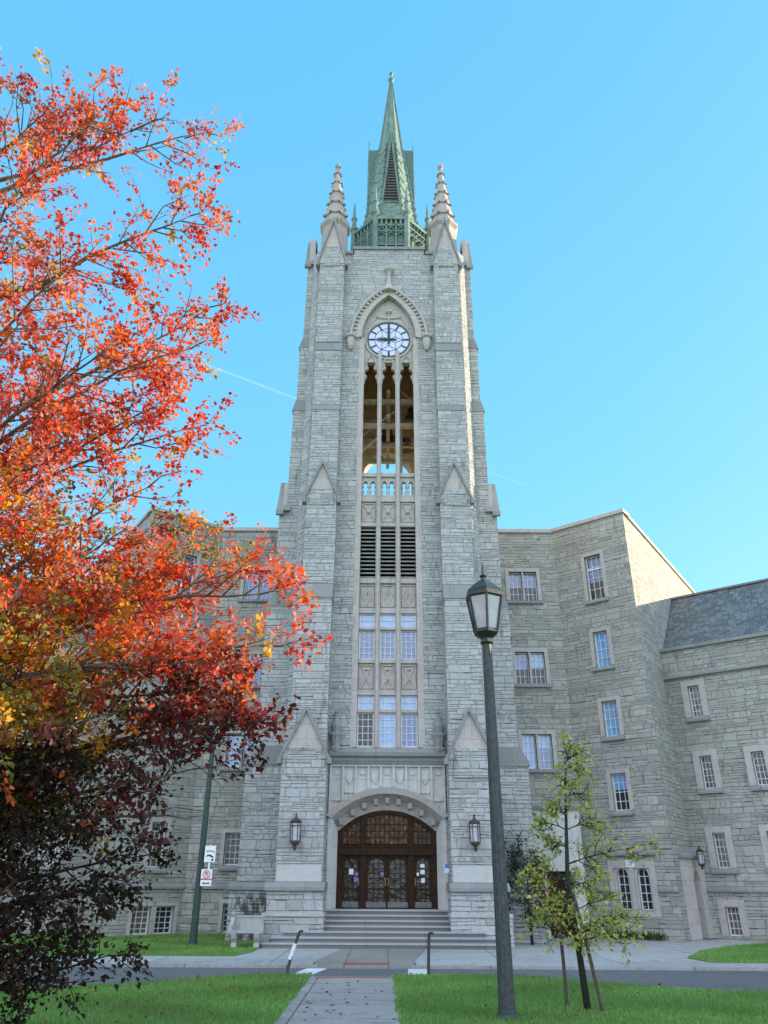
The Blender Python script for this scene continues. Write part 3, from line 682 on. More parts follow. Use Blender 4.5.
def door_leaf(x0, x1, hand, notices=()):
    z0, z1 = 1.05, 2.74; m = MB(); y = YD; s_ = .1
    m.box(x0, x0 + s_, y, y + .07, z0, z1); m.box(x1 - s_, x1, y, y + .07, z0, z1)
    m.box(x0 + s_, x1 - s_, y, y + .07, z0, z0 + .2); m.box(x0 + s_, x1 - s_, y, y + .07, z1 - .12, z1)
    xc = (x0 + x1) / 2; hw = (x1 - x0) / 2 - s_
    pr = [(2.42, hw), (2.5, hw * .92), (2.56, hw * .7), (2.6, hw * .35), (2.62, 0.)]
    m.arch_slices(hw, pr, y + .005, y + .06, xc)
    m.box(x0 + s_, x1 - s_, y + .005, y + .065, 1.62, 1.68)
    for i in range(1, 3):
        x = x0 + s_ + 2 * hw * i / 3; m.box(x - .014, x + .014, y + .012, y + .06, z0 + .2, 2.6)
    for z in [1.36, 1.5] + [1.68 + .155 * k for k in range(1, 6)]: m.box(x0 + s_, x1 - s_, y + .014, y + .058, z - .012, z + .012)
    d = m.build('door', M['wood'], tower)
    g = MB(); g.box(x0 + s_, x1 - s_, y + .04, y + .05, z0 + .2, 2.62); g.build('pane', M['glass_door'], d)
    k = MB(); k.box(x0 + .03, x1 - .03, y - .012, y - .001, z0 + .02, z0 + .2); k.build('kick_plate', M['kick'], d)
    hx = x1 - .05 if hand > 0 else x0 + .05
    h = MB(); h.box(hx - .025, hx + .025, y - .02, y - .001, 1.75, 2.0); h.tube([(hx, y - .02, 1.78), (hx, y - .08, 1.8), (hx, y - .08, 1.95), (hx, y - .02, 1.97)], .014, 6); h.build('handle', M['brass'], d)
    for nx, nz, w_, hh, mt in notices:
        n = MB(); n.box(nx - w_ / 2, nx + w_ / 2, y - .006, y - .001, nz - hh / 2, nz + hh / 2); n.build('notice', M[mt], d)
door_leaf(-1.6, -.96, 1, [(-1.27, 2.2, .16, .18, 'paper'), (-1.08, 2.12, .12, .1, 'purple'), (-1.1, 1.95, .14, .15, 'purple')])
door_leaf(-.76, -.005, 1, [(-.17, 2.13, .1, .1, 'purple')])
door_leaf(.005, .76, -1)
door_leaf(.96, 1.6, -1, [(1.27, 2.4, .15, .12, 'paper'), (1.27, 2.2, .16, .14, 'paper'), (1.1, 2.13, .08, .1, 'paper'), (1.28, 1.93, .13, .15, 'paper')])
for x0, x1, tall in ((-1.6, -.96, .48), (-.76, .76, .85), (.96, 1.6, .48)):
    m = MB(); xc = (x0 + x1) / 2
    top = lambda x: 3.4 + .72 * (1 - (abs(x) / 1.75) ** 2)
    m.prism_xz([(x0, 3.1), (x1, 3.1)] + [(x1 + (x0 - x1) * k / 8, top(x1 + (x0 - x1) * k / 8)) for k in range(9)], YD + .06, YD + .1)
    tr = m.build('transom_window', M['glass_transom'], tower)
    m = MB(); n = 4 if x1 - x0 < 1 else 9
    for k in range(n + 1): x = x0 + (x1 - x0) * k / n; m.box(x - .012, x + .012, YD + .03, YD + .058, 3.1, top(x))
    for z in (3.1, 3.32, 3.54): m.box(x0, x1, YD + .034, YD + .055, z - .012, z + .012)
    if tall > .6: m.box(x0, x1, YD + .034, YD + .055, 3.75, 3.775)
    m.build('glazing_bar', M['wood'], tr)

# ---- copper lantern stage and spire
SY = AXIS_Y; SX = .12
m = MB(); a8 = 1 / math.cos(math.pi / 8); ph = math.pi / 8; AP = 2.12
m.lathe([(AP * .95 * a8, 30.6), (AP * .95 * a8, 35.2), (AP * .8 * a8, 35.3)], (SX, SY, 0), 8, ph)
gal = m.build('copper_gallery', M['copper'], tower)
m = MB(); p = MB(); dkp = MB()
V = [(AP * a8 * math.cos(ph + k * math.pi / 4), SY + AP * a8 * math.sin(ph + k * math.pi / 4)) for k in range(8)]
for k in range(8):
    (xa, ya), (xb, yb_) = V[k], V[(k + 1) % 8]; q = lambda t, r=1.: (SY and (xa + (xb - xa) * t) * r, SY + (ya + (yb_ - ya) * t - SY) * r)
    def bar(t0, z0, t1, z1, r, mm=m, rad=1.0):
        A, B = q(t0, rad), q(t1, rad); mm.tube([(A[0] + SX, A[1], z0), (B[0] + SX, B[1], z1)], r, 4)
    for z, r in ((35.15, .12), (34.65, .06), (33.2, .05), (31.6, .08)): bar(0, z, 1, z, r)
    for t in (.35, .65): bar(t, 31.6, t, 35.1, .06)
    bar(0, 34.2, 1, 34.2, .05)
    for i in range(3):
        a_ = .05 + i * .3; bar(a_ + .05, 34.28, a_ + .15, 34.6, .03); bar(a_ + .15, 34.6, a_ + .25, 34.28, .03); bar(a_ + .05, 34.6, a_ + .25, 34.6, .03); bar(a_ + .15, 34.7, a_ + .15, 35.1, .07); bar(a_ + .03, 33.95, a_ + .15, 34.14, .03); bar(a_ + .15, 34.14, a_ + .27, 33.95, .03)
    for i in range(7): A = q((i + .5) / 7); m.box(A[0] + SX - .05, A[0] + SX + .05, A[1] - .05, A[1] + .05, 35.25, 35.42)
    # dark recess sheets behind the bars
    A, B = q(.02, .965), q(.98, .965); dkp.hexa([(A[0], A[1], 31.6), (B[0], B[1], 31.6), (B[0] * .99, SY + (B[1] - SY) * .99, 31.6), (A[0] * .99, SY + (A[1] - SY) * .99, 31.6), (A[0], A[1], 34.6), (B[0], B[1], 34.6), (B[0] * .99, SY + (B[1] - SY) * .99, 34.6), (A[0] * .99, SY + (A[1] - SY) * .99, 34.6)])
    c_ = V[k]; c_ = (c_[0] + SX, c_[1]); p.lathe([(.17, 30.6), (.17, 35.4), (.24, 35.5), (.24, 35.65), (.15, 35.7), (.13, 36.3), (.19, 36.4), (.12, 36.5), (.02, 37.75)], (c_[0], c_[1], 0), 8, ph)
m.build('tracery', M['copper'], gal); p.build('spirelet', M['copper'], gal); dkp.build('recess', M['copper_dark'], gal)
m = MB(); sr = lambda z: 1.62 + (z - 35.2) * (.66 - 1.62) / (43.4 - 35.2) if z < 43.4 else .66 + (z - 43.4) * (.05 - .66) / (50.0 - 43.4)
m.lathe([(sr(z) * a8, z) for z in (35.0, 39, 43.4, 47, 50.0)], (SX, SY, 0), 8, ph)
m.lathe([(.05, 49.9), (.13, 50.05), (.2, 50.15), (.2, 50.25), (.07, 50.35), (.06, 50.7), (.12, 50.78), (.12, 50.9), (.03, 51.0)], (SX, SY, 0), 8)
spire = m.build('spire', M['copper'], tower)
m = MB()
for k in range(8):
    a = ph + k * math.pi / 4
    f = lambda z, e=.03: (SX + (sr(z) * a8 + e) * math.cos(a), SY + (sr(z) * a8 + e) * math.sin(a), z)
    m.tube([f(35.2), f(43.4), f(50)], [.06, .045, .02], 5)
    for i in range(13):
        z = 35.7 + i * .6; x, y, _ = f(z, .07); s_ = .055 - i * .002; m.box(x - s_, x + s_, y - s_, y + s_, z, z + .16)
    b = k * math.pi / 4
    for i in range(8):   # chevron ribs on each face
        z = 36.0 + i * .9; hw = sr(z) * math.tan(math.pi / 8)
        g = lambda s, zz: (SX + sr(zz) * math.cos(b) - s * math.sin(b), SY + sr(zz) * math.sin(b) + s * math.cos(b), zz)
        m.tube([g(-hw, z + .35), g(0, z - .1), g(hw, z + .35)], .035, 4)
m.build('crocket_rib', M['copper'], spire)
# four lucarnes with louvres
for k in range(4):
    b = -math.pi / 2 + k * math.pi / 2; c, s_ = math.cos(b), math.sin(b)
    T = (lambda c, s_: lambda x, y, z: (SX + c * y - s_ * x, SY + s_ * y + c * x, z))(c, s_)
    yo = 1.36; m = MB(T)
    m.prism_xz([(-.52, 36.9), (.52, 36.9), (.5, 37.2), (.12, 43.2), (-.12, 43.2), (-.5, 37.2)], .3, yo)
    l = m.build('lucarne', M['copper_dark'], spire)
    m = MB(T)
    for sg in (1, -1): m.tube([(sg * .54, yo + .03, 36.6), (sg * .51, yo + .03, 37.3), (sg * .03, yo + .03, 42.6), (0, yo + .02, 44.2)], [.06, .06, .045, .02], 5)
    m.tube([(-.5, yo + .03, 37.25), (.5, yo + .03, 37.25)], .055, 5); m.tube([(-.42, yo + .02, 37.15), (0, yo + .02, 36.75), (.42, yo + .02, 37.15)], .035, 4); m.tube([(0, yo + .02, 36.75), (0, yo + .02, 35.6)], .035, 4)
    m.tube([(-.5, yo - .03, 36.3), (0, yo + .0, 35.95), (.5, yo - .03, 36.3)], .035, 4)
    m.build('lucarne_moulding', M['copper'], l)
    m = MB(T)
    for i in range(20):
        z = 37.36 + i * .235; hw = .45 * (42.2 - z) / (42.2 - 37.3) - .02
        if hw > .03: m.hexa([(-hw, yo + .03, z), (hw, yo + .03, z), (hw, yo + .0, z + .02), (-hw, yo + .0, z + .02), (-hw, yo + .03, z + .09), (hw, yo + .03, z + .09), (hw, yo + .0, z + .13), (-hw, yo + .0, z + .13)])
    m.build('louvre', M['bronze'], l)
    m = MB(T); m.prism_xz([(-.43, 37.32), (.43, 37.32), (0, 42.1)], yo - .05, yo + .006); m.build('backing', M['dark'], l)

# ---- bells and bell frame standing inside the belfry
bf = thing('bell_stand', (0, 33, 17.4), 'timber and steel bell frame inside the open belfry below the clock', 'bell stand')
m = MB()
for z in (21.6, 23.0): 
    for y in (31.2, 33, 34.6): m.box(-2.7, 2.7, y - .1, y + .1, z, z + .22)
    for x in (-1.7, 0, 1.7): m.box(x - .08, x + .08, 30.6, 35.6, z + .23, z + .4)
m.build('beam', M['beam'], bf)
for x in (-1.7, .62, 1.7):
    m = MB(); m.box(x - .09, x + .09, 32.3, 32.5, 17.4, 24.4); m.build('post', M['beam'], bf)
m = MB(); m.tube([(-2.4, 31.4, 19.2), (-.3, 31.4, 21.4)], .05, 5); m.tube([(-2.4, 31.6, 20.4), (.4, 31.6, 22.9)], .05, 5); m.tube([(2.4, 31.4, 22.2), (.3, 31.4, 24.2)], .05, 5); m.build('brace', M['beam'], bf)
first = None
for x, y, z, s_, lb in ((-.1, 32.9, 22.0, .8, 'large bronze bell in the middle belfry opening'), (1.2, 32.7, 23.2, .55, 'small bronze bell high in the right belfry opening'), (.95, 33.2, 21.6, .65, 'middle sized bronze bell low in the right belfry opening')):
    if first is None:
        first = b = thing('bell', (x, y, z), lb, 'bell', 'bells in the belfry')
        m = MB(); m.lathe([(.06, 1.0), (.3, .95), (.38, .8), (.42, .4), (.55, .1), (.68, .0), (.62, .0), (.4, .35), (.3, .8)], (x, y, z), 20); m.build('shell', M['bronze'], b, smooth=True)
        b.scale = (s_, s_, s_)
        m = MB(); m.tube([(x, y, z + .8), (x, y, z + .02)], .03, 6); m.lathe([(.02, 0), (.09, .06), (.02, .16)], (x, y, z - .08), 8); m.build('clapper', M['iron'], b)
    else:
        b = copy_tree(first); b.location = (x, y, z); b.scale = (s_, s_, s_); b['label'] = lb

# ------------------------------------------------------------------ the wings (right side is built, left is its mirror with its own windows)
PA = (10.77, 31.35); FA = -39.
FC, FS = math.cos(R(FA)), math.sin(R(FA)); SD = (math.cos(R(52)), math.sin(R(52)))
PW = (12.39, 33.75)
PL = (PA[0] - 3.9 * FC, PA[1] - 3.9 * FS)
WL = 27.0
def make_wing(sgn):
    flip = sgn < 0
    side_ = 'right' if sgn > 0 else 'left'
    wg = thing('stone_wing', (sgn * 9.5, 33.0, 0), 'limestone wing with slate roof, beside the young green tree' if sgn > 0 else 'limestone wing half hidden behind the red and orange autumn tree', 'building', 'stone wings beside the tower')
    TL = (lambda f: lambda x, y, z: (f * x, 33.6 + y, z))(sgn)            # link wall, x outward from the tower axis
    TF = frame(PA, FA, flip); TS0 = frame(PA, 56., flip); TW = frame(PW, -38., flip)
    TS = TS0
    H = 17.17; HF = 17.2
    zk = lambda z: 1.8 + (z - 1.8) * 1.018
    # openings
    if sgn > 0:
        link = [(5.78, 6.40, 13.85, 15.3), (6.48, 7.10, 13.85, 15.3), (5.8, 6.43, 9.93, 11.39), (6.52, 7.15, 9.93, 11.39), (5.86, 6.46, 6.3, 7.74), (6.55, 7.15, 6.3, 7.74)]
        lg = ['glass_blue', 'glass_blue', 'glass_blue', 'glass_pale', 'glass_pale', 'glass_pale']
        front = [(-2.1, -1.32, 13.4, 15.5), (-2.12, -1.45, 10.35, 11.9), (-2.1, -1.43, 7.4, 8.85), (-2.08, -1.43, 4.5, 5.92)]
        fg = ['glass_blue', 'glass_pale', 'glass_pale', 'glass_pale']
        arched = True
    else:
        link = [(5.5, 6.1, 13.85, 15.3), (6.2, 6.8, 13.85, 15.3), (5.55, 6.15, 9.8, 11.2), (6.25, 6.85, 9.8, 11.2), (5.6, 6.2, 6.3, 7.7), (6.3, 6.9, 6.3, 7.7), (5.98, 6.62, 2.5, 3.72), (5.75, 6.4, .1, 1.1)]
        lg = ['glass_blue', 'glass_blue', 'glass_pale', 'glass_blue', 'glass_pale', 'glass_pale', 'glass_dark', 'glass_dark']
        front = [(-2.4, -1.6, 13.4, 15.5), (-2.4, -1.7, 10.35, 11.9), (-2.4, -1.7, 7.4, 8.85), (-2.55, -1.9, 2.35, 3.98), (-2.3, -1.55, .05, 1.0), (-3.25, -2.5, .05, 1.0)]
        fg = ['glass_blue', 'glass_pale', 'glass_blue', 'glass_warm', 'glass_warm', 'glass_dark']
        arched = False
    link = [(a * .991, b * .991, 1.8 + (c - 1.8) * .991 - .04, 1.8 + (d - 1.8) * .991 - .04) if c > 2 else (a, b, c, d) for a, b, c, d in link]
    wing = []
    for c in range(5):
        s0 = .93 + 2.05 * c
        if c == 0: wing.append((s0, s0 + .48, zk(8.2), zk(9.5), 'glass_warm'))
        wing.append((s0, s0 + .48, zk(5.35), zk(6.62), 'glass_dark')); wing.append((s0, s0 + .48, zk(2.43), zk(3.7), 'glass_warm'))
        wing.append((s0, s0 + .5, .1, 1.1, 'glass_warm'))
    m = MB(TL); m.holes_wall(3.5, 8.1, -.3, H, link, 0, .3); m.box(3.5, 8.1, .31, .7, 0, H - .05); 
    AR = [(-2.42, -1.78, .95, 2.42), (-1.6, -.96, .95, 2.42)] if arched else []
    k = MB(TF); k.holes_wall(-3.62, 0, -.3, HF, front + AR, 0, .3); k.box(-3.9, -.03, .31, .7, 0, H - .05)
    s_ = MB(TS); s_.holes_wall(0, 13.0, -.3, HF, [], 0, .2); s_.box(.75, 13., .1, .5, 0, H - .05); s_.box(13.01, 13.4, 0.01, 7., 0, H - .05); 
    w = MB(TW); w.holes_wall(-.06, WL, -.3, 11.3, [x[:4] for x in wing], 0, .3); w.box(-.05, WL, .31, .7, -.3, 11.2); w.box(0, WL, 7.8, 8.0, -.3, 11.15)
    w.prism_yz([(.0, .0), (8.0, .0), (8.0, 11.2), (4.0, 15.2), (0, 11.2)], WL, WL + .5)
    for q in (k, s_, w):
        for f in q.f: m.face([i + len(m.v) for i in f])
        m.v += q.v
    m.build('wall', M['wing'], wg)
    # roof
    r = MB(TW); e0, e1 = -.3, WL + .6
    r.hexa([(e0, .35, 11.35), (e1, .35, 11.35), (e1, .55, 11.35), (e0, .55, 11.35), (e0, 4.0, 15.03), (e1, 4.0, 15.03), (e1, 4.2, 15.03), (e0, 4.2, 15.03)])
    r.hexa([(e0, 8.2, 11.1), (e1, 8.2, 11.1), (e1, 8.0, 11.1), (e0, 8.0, 11.1), (e0, 4.15, 15.03), (e1, 4.15, 15.03), (e1, 3.95, 14.93), (e0, 3.95, 14.93)])
    rf = r.build('roof', M['slate'], wg)
    r = MB(TW); r.box(-.3, WL + .6, 3.88, 4.24, 15.0, 15.1); r.build('ridge', M['slate_line'], rf)
    # copings and string courses
    c = MB(TW); c.box(-.05, WL, -.1, .5, 11.3, 11.44); c.build('eaves_coping', M['coping'], wg)
    c = MB(TW); c.prism_yz([(-.14, 10.04), (-.14, 10.12), (0., 10.22), (.02, 10.22), (.02, 10.04)], -.05, WL); c.build('string_course', M['coping'], wg)
    c = MB()
    q = MB(TF); q.box(-3.7, .08, -.08, .6, HF, HF + .17); 
    q2 = MB(TS); q2.box(.62, 13.4, -.08, .6, HF, HF + .17)
    q3 = MB(TL); q3.box(3.5, 7.95, -.08, .6, H, H + .18)
    for q in (q, q2, q3):
        for f in q.f: c.face([i + len(c.v) for i in f])
        c.v += q.v
    c.build('coping', M['dressed'], wg)
    c = MB(TF); pr = [(-.1, 1.6), (-.1, 1.68), (.0, 1.8), (.02, 1.8), (.02, 1.6)]
    if arched: c.prism_yz(pr, -3.55, -2.64); c.prism_yz(pr, -.74, .04)
    else: c.prism_yz(pr, -3.55, .04)
    q = MB(TW); q.prism_yz(pr, .4, WL); q2 = MB(TL); 
    if not arched: q2.prism_yz(pr, 3.5, 7.7)
    for q in (q, q2):
        for f in q.f: c.face([i + len(c.v) for i in f])
        c.v += q.v
    c.build('string_course', M['coping'], wg)
    # windows
    for i, (h, g) in enumerate(zip(link, lg)):
        paired = i < 6
        if paired:
            first_ = i % 2 == 0; nb = link[i ^ 1]
            wd = window(wg, TL, *h, .2, 3, 4, g, 0, None)
            if first_:
                q = MB(TL); a, b_, z0, z1 = h[0], nb[1], h[2], h[3]; e = .03
                q.box(a - .17, a, -e, .08, z0, z1); q.box(b_, b_ + .17, -e, .08, z0, z1); q.box(a - .17, b_ + .17, -e - .002, .08, z1, z1 + .18); q.box(h[1], nb[0], -.015, .25, z0, z1)
                q.build('surround', M['dressed'], wd)
                q = MB(TL); q.prism_yz([(-.12, z0 - .16), (-.12, z0 - .08), (0, z0 - .002), (.16, z0 - .002), (.16, z0 - .16)], a - .2, b_ + .2); q.build('sill', M['coping'], wd)
        else: window(wg, TL, *h, .2, 3, 5, g, .14, i == 6)
    for i, (h, g) in enumerate(zip(front, fg)):
        window(wg, TF, *h, .2, 3, 4 if sgn > 0 else 5, g, .17 if h[2] > 1.2 else .14, h[2] > 1.2, meeting=(h[3] - .62 if i == 0 else None))
    for h in wing: window(wg, TW, *h[:4], .2, 3, 4 if h[2] < 1 else 5, h[4], .26, h[2] > 1.2)
    if arched:
        q = MB(TF)
        for (a, b_, z0, z1) in AR:
            xc = (a + b_) / 2; pr2 = [(.95, .23), (2.05, .23), (2.2, .22), (2.3, .185), (2.37, .12), (2.42, 0.)]
            q.arch_slices(.32, pr2, .03, .22, xc)
        # dressed surround plate with two openings
        q.box(-2.62, -2.42, -.04, .1, .76, 2.72); q.box(-.96, -.76, -.04, .1, .76, 2.72); q.box(-1.78, -1.6, -.04, .1, .76, 2.42); q.box(-2.42, -.96, -.04, .1, 2.42, 2.72)
        q.box(-2.42, -1.78, -.02, .1, .76, .95); q.box(-1.6, -.96, -.02, .1, .76, .95)
        sw = q.build('window_surround', M['dressed'], wg)
        for (a, b_, z0, z1) in AR: window(wg, TF, a + .08, b_ - .08, .97, 2.42, .2, 2, 5, 'glass_dark', 0, False)
        q = MB(TF); q.prism_yz([(-.16, 2.86), (-.16, 2.94), (0, 3.02), (.03, 3.02), (.03, 2.86)], -2.72, -.66); q.build('label_mould', M['coping'], sw)
        q = MB(TF); q.box(-1.86, -1.52, -.055, -.041, 2.45, 2.7); pl = q.build('number_plate', M['sign_white'], sw)
        text_mesh('27', .22, lambda x, y, z: TF(-1.69 + x, -.06 + y, 2.575 + z), M['blue_sign'], 'numeral', pl)
        # canted niche bay in the inner corner
        A_ = TS(.75, 0, 0); B_ = TW(.36, 0, 0); dx, dy = B_[0] - A_[0], B_[1] - A_[1]; L = math.hypot(dx, dy); ang = math.degrees(math.atan2(dy, dx))
        TN = frame(A_, ang); q = MB(TN)
        cx = L * .62
        prn = [(0, .3), (2.0, .3), (2.2, .22), (2.32, .1), (2.36, 0.)]
        q.arch_slices(L - cx - .05, prn, -.02, .5, cx); q.box(.0, cx - (L - cx - .05), -.02, .5, 0, 2.36); q.box(0, L - .05, -.02, .5, 2.36, 2.78); q.box(cx - .35, cx + .35, .3, .5, 0, 2.4)
        q.box(L - .05, L, -.02, .5, 0, 2.78)
        nb_ = q.build('niche_bay', M['dressed'], wg)
        q = MB(TN); q.prism_yz([(-.14, 2.78), (-.14, 2.88), (.5, 3.25), (.5, 2.78)], -.08, L + .06); q.build('coping', M['coping'], nb_)
        # porch beside the tower
        q = MB(TL); q.box(5.5, 7.75, -.75, .0, 2.3, 4.55); q.box(5.5, 6.25, -.75, 0, 0, 2.3); q.box(7.25, 7.75, -.75, 0, 0, 2.3)
        po = q.build('porch', M['pale'], wg)
        q = MB(TL); q.prism_yz([(-.86, 4.55), (-.9, 4.68), (-.86, 4.76), (0, 4.86), (0, 4.55)], 5.42, 7.82); q.build('coping', M['coping'], po)
        q = MB(TL); q.box(6.3, 7.2, -.4, -.33, .02, 2.28); q.box(6.72, 6.78, -.43, -.4, .05, 2.2); q.box(6.4, 6.66, -.42, -.4, 1.2, 2.1); q.box(6.84, 7.1, -.42, -.4, 1.2, 2.1); q.build('porch_door', M['wood'], po)
    return wg
make_wing(1); make_wing(-1)

# ------------------------------------------------------------------ wall lanterns
def wall_lantern(x, y, z, label, group=None, nrm=(0, -1)):
    L_ = thing('wall_lantern', (x, y, z), label, 'wall lantern', group)
    rot = math.atan2(nrm[1], nrm[0]) + math.pi / 2
    T = lambda a, b, c: (x + a * math.cos(rot) - b * math.sin(rot), y + a * math.sin(rot) + b * math.cos(rot), z + c)
    cy = -.3
    m = MB(T); m.lathe([(.02, -.62), (.05, -.58), (.09, -.5), (.06, -.44), (.16, -.36), (.19, -.33), (.19, -.26), (.2, -.26)], (0, cy, 0), 6)
    m.lathe([(.22, .42), (.23, .49), (.13, .56), (.05, .62), (.03, .72), (.05, .75), (.01, .8)], (0, cy, 0), 6)
    for k in range(6): a = k * math.pi / 3; m.tube([(.2 * math.cos(a), cy + .2 * math.sin(a), -.3), (.215 * math.cos(a), cy + .215 * math.sin(a), .46)], .018, 5)
    m.tube([(.205 * math.cos(k * math.pi / 3), cy + .205 * math.sin(k * math.pi / 3), .3) for k in range(7)], .016, 4)
    m.build('cage', M['rust_iron'], L_)
    m = MB(T); m.lathe([(.165, -.25), (.18, .4)], (0, cy, 0), 6); m.build('lamp_glass', M['opal'], L_)
    m = MB(T); m.box(-.06, .06, -.02, .0, -.4, .5); m.tube([(0, -.01, .35), (0, -.2, .5), (0, cy, .46)], .02, 5); m.tube([(0, -.01, -.3), (0, -.2, -.4), (0, cy, -.35)], .02, 5); m.build('bracket', M['rust_iron'], L_)
    return L_
a = wall_lantern(-3.12, 28.2, 3.32, 'tall iron wall lantern left of the entrance doors', 'wall lanterns flanking the doors')
a.scale = (.84, .84, .84); b = copy_tree(a); b.location = (2.97, 28.2, 3.32); b['label'] = 'tall iron wall lantern between the entrance doors and the lamp post'
c = wall_lantern(0, 0, 0, 'small black lantern on the niche bay by the slate roofed wing', None, (-.4, -.9)); c.location = (12.35, 32.75, 2.75); c.scale = (.62, .62, .62)
for ch in c.children:
    if ch.name.startswith('cage'): ch.data.materials[0] = M['iron']
c = wall_lantern(0, 0, 0, 'small black lantern on the pale porch wall behind the sapling', None); c.location = (6.75, 33.14, 3.0); c.scale = (.5, .5, .5)
for ch in c.children:
    if ch.name.startswith('cage'): ch.data.materials[0] = M['iron']
m = MB(); m.box(-.1, .1, -.012, 0, -.16, .16); n = m.build('wall_notice', M['sign_white'], None, (0, 0, 0)); n.location = (2.11, YW - .035, 2.32)
tag(n, 'small blue and white notice on the wall right of the doors', 'notice')
m = MB(); m.box(-.085, .085, -.016, -.0125, 0.0, .145); m.build('notice_panel', M['blue_sign'], n)

# ------------------------------------------------------------------ steps
m = MB(); halves = [3.8, 3.55, 3.2, 2.85, 2.55, 2.35, 2.2]
for k in range(7):
    y = 27.1 + .3 * k; hw = halves[k]; z1 = .147 * (k + 1)
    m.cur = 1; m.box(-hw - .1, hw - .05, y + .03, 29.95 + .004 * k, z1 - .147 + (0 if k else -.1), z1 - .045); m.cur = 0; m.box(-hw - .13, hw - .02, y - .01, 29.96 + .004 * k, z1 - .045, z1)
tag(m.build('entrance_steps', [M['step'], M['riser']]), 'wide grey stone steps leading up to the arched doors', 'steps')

# ------------------------------------------------------------------ ground
def struct(o): o['kind'] = 'structure'; return o
m = MB(); m.box(-400, 400, -300, 600, -.5, -.06); struct(m.build('ground', M['soil']))
# near lawns, with the kerb line bulging towards the crossing
def near_edge(x):
    t = min(1, max(0, (abs(x) - 2.2) / 4.5)); t = t * t * (3 - 2 * t); return 19.5 - 2.6 * t
PX0, PX1 = -1.72, .1
def lawn(name, xs, y0, zoff=0.):
    m = MB(); n = len(xs)
    for i in range(n - 1):
        a, b = xs[i], xs[i + 1]
        m.hexa([(a, y0, -.12), (b, y0, -.12), (b, near_edge(b), -.12), (a, near_edge(a), -.12), (a, y0, 0), (b, y0, 0), (b, near_edge(b), 0), (a, near_edge(a), 0)])
    return struct(m.build(name, M['soil']))
xl = [-60, -40, -25, -15, -10] + [-8 + .45 * i for i in range(13)] + [-2.2, PX0]
xr = [PX1, .6, 1.0] + [1.6 + .45 * i for i in range(13)] + [10, 15, 25, 40, 60]
lawn('lawn', xl, -40); lawn('lawn', xr, -40)
m = MB(); m.box(PX0 + .001, PX1 - .001, -40, 19.05, -.1, -.006); m.hexa([(PX0 + .001, 19.05, -.1), (PX1 - .001, 19.05, -.1), (PX1 + .4, 19.7, -.1), (PX0 - .4, 19.7, -.1), (PX0 + .001, 19.05, -.006), (PX1 - .001, 19.05, -.006), (PX1 + .4, 19.7, -.044), (PX0 - .4, 19.7, -.044)]); struct(m.build('path', M['path']))
m = MB()
def near_kerb(xs):
    for i in range(len(xs) - 1):
        a, b = xs[i], xs[i + 1]; ya, yb_ = near_edge(a) + .002, near_edge(b) + .002
        m.hexa([(a, ya, -.2), (b, yb_, -.2), (b, yb_ + .16, -.2), (a, ya + .16, -.2), (a, ya, .012), (b, yb_, .012), (b, yb_ + .16, .0), (a, ya + .16, .0)])
near_kerb([x for x in xl if x <= -2.1]); near_kerb([x for x in xr if x >= .55])
struct(m.build('kerb', M['kerb']))
m = MB(); m.box(-200, 200, 15.0, 21.6, -.055, -.05); struct(m.build('road', M['asphalt']))
m = MB(); m.box(-200, -1.75, 21.6, 21.78, -.2, .012); m.box(.55, 200, 21.6, 21.78, -.2, .012); struct(m.build('kerb', M['kerb']))
m = MB(); m.box(-200, -1.9, 21.78, 24.1, -.2, 0); m.box(.7, 200, 21.78, 23.0, -.2, 0); m.prism_xy([(-1.9, 23.0), (.7, 23.0), (.7, 22.9), (-1.9, 22.9)], -.2, 0)
m.prism_xy([(-4.2, 24.1), (-1.9, 24.1), (-1.9, 23.0), (8.5, 23.0), (8.3, 24.4), (9.8, 27.4), (11.6, 29.4), (14.5, 31.2), (13.4, 32.3), (7.5, 34.2), (-3.9, 28.6), (-3.95, 25.6)], -.2, 0.0)
struct(m.build('pavement', M['sidewalk']))
m = MB(); m.hexa([(-1.85, 21.5, -.2), (.65, 21.5, -.2), (.55, 22.92, -.2), (-1.8, 22.92, -.2), (-1.85, 21.5, -.045), (.65, 21.5, -.045), (.68, 22.92, .004), (-1.88, 22.92, .004)]); m.prism_xy([(-1.88, 22.9), (.68, 22.9), (1.2, 27.05), (-1.4, 27.05)], -.1, .006); struct(m.build('paved_crossing', M['ramp']))
m = MB(); m.box(-1.15, .0, 22.2, 22.55, -.06, -.0); struct(m.build('tactile_strip', M['tactile']))
m = MB(); m.prism_xy([(PX0 + .1, 19.0), (PX1 - .1, 19.0), (PX1 - .1, 19.16), (PX0 + .1, 19.16)], -.05, -.001); struct(m.build('tactile_strip', M['tactile']))
m = MB()
m.prism_xy([(-2.3, 19.75), (-1.8, 19.75), (-1.5, 21.5), (-1.98, 21.5)], -.05, -.046); m.prism_xy([(.4, 19.75), (.9, 19.75), (.95, 21.5), (.48, 21.5)], -.05, -.046)
struct(m.build('road_markings', M['line']))
m = MB(); m.prism_xy([(-60, 24.102), (-4.22, 24.102), (-3.97, 25.6), (-3.92, 28.6), (-3.4, 33.9), (-7, 35), (-60, 20 + 55)], -.1, .01); struct(m.build('lawn', M['soil']))
m = MB(); m.prism_xy([(8.5, 23.01), (60, 23.01), (60, 45), (14.6, 31.15), (11.62, 29.37), (9.82, 27.37), (8.32, 24.38)], -.1, .01); struct(m.build('lawn', M['soil']))

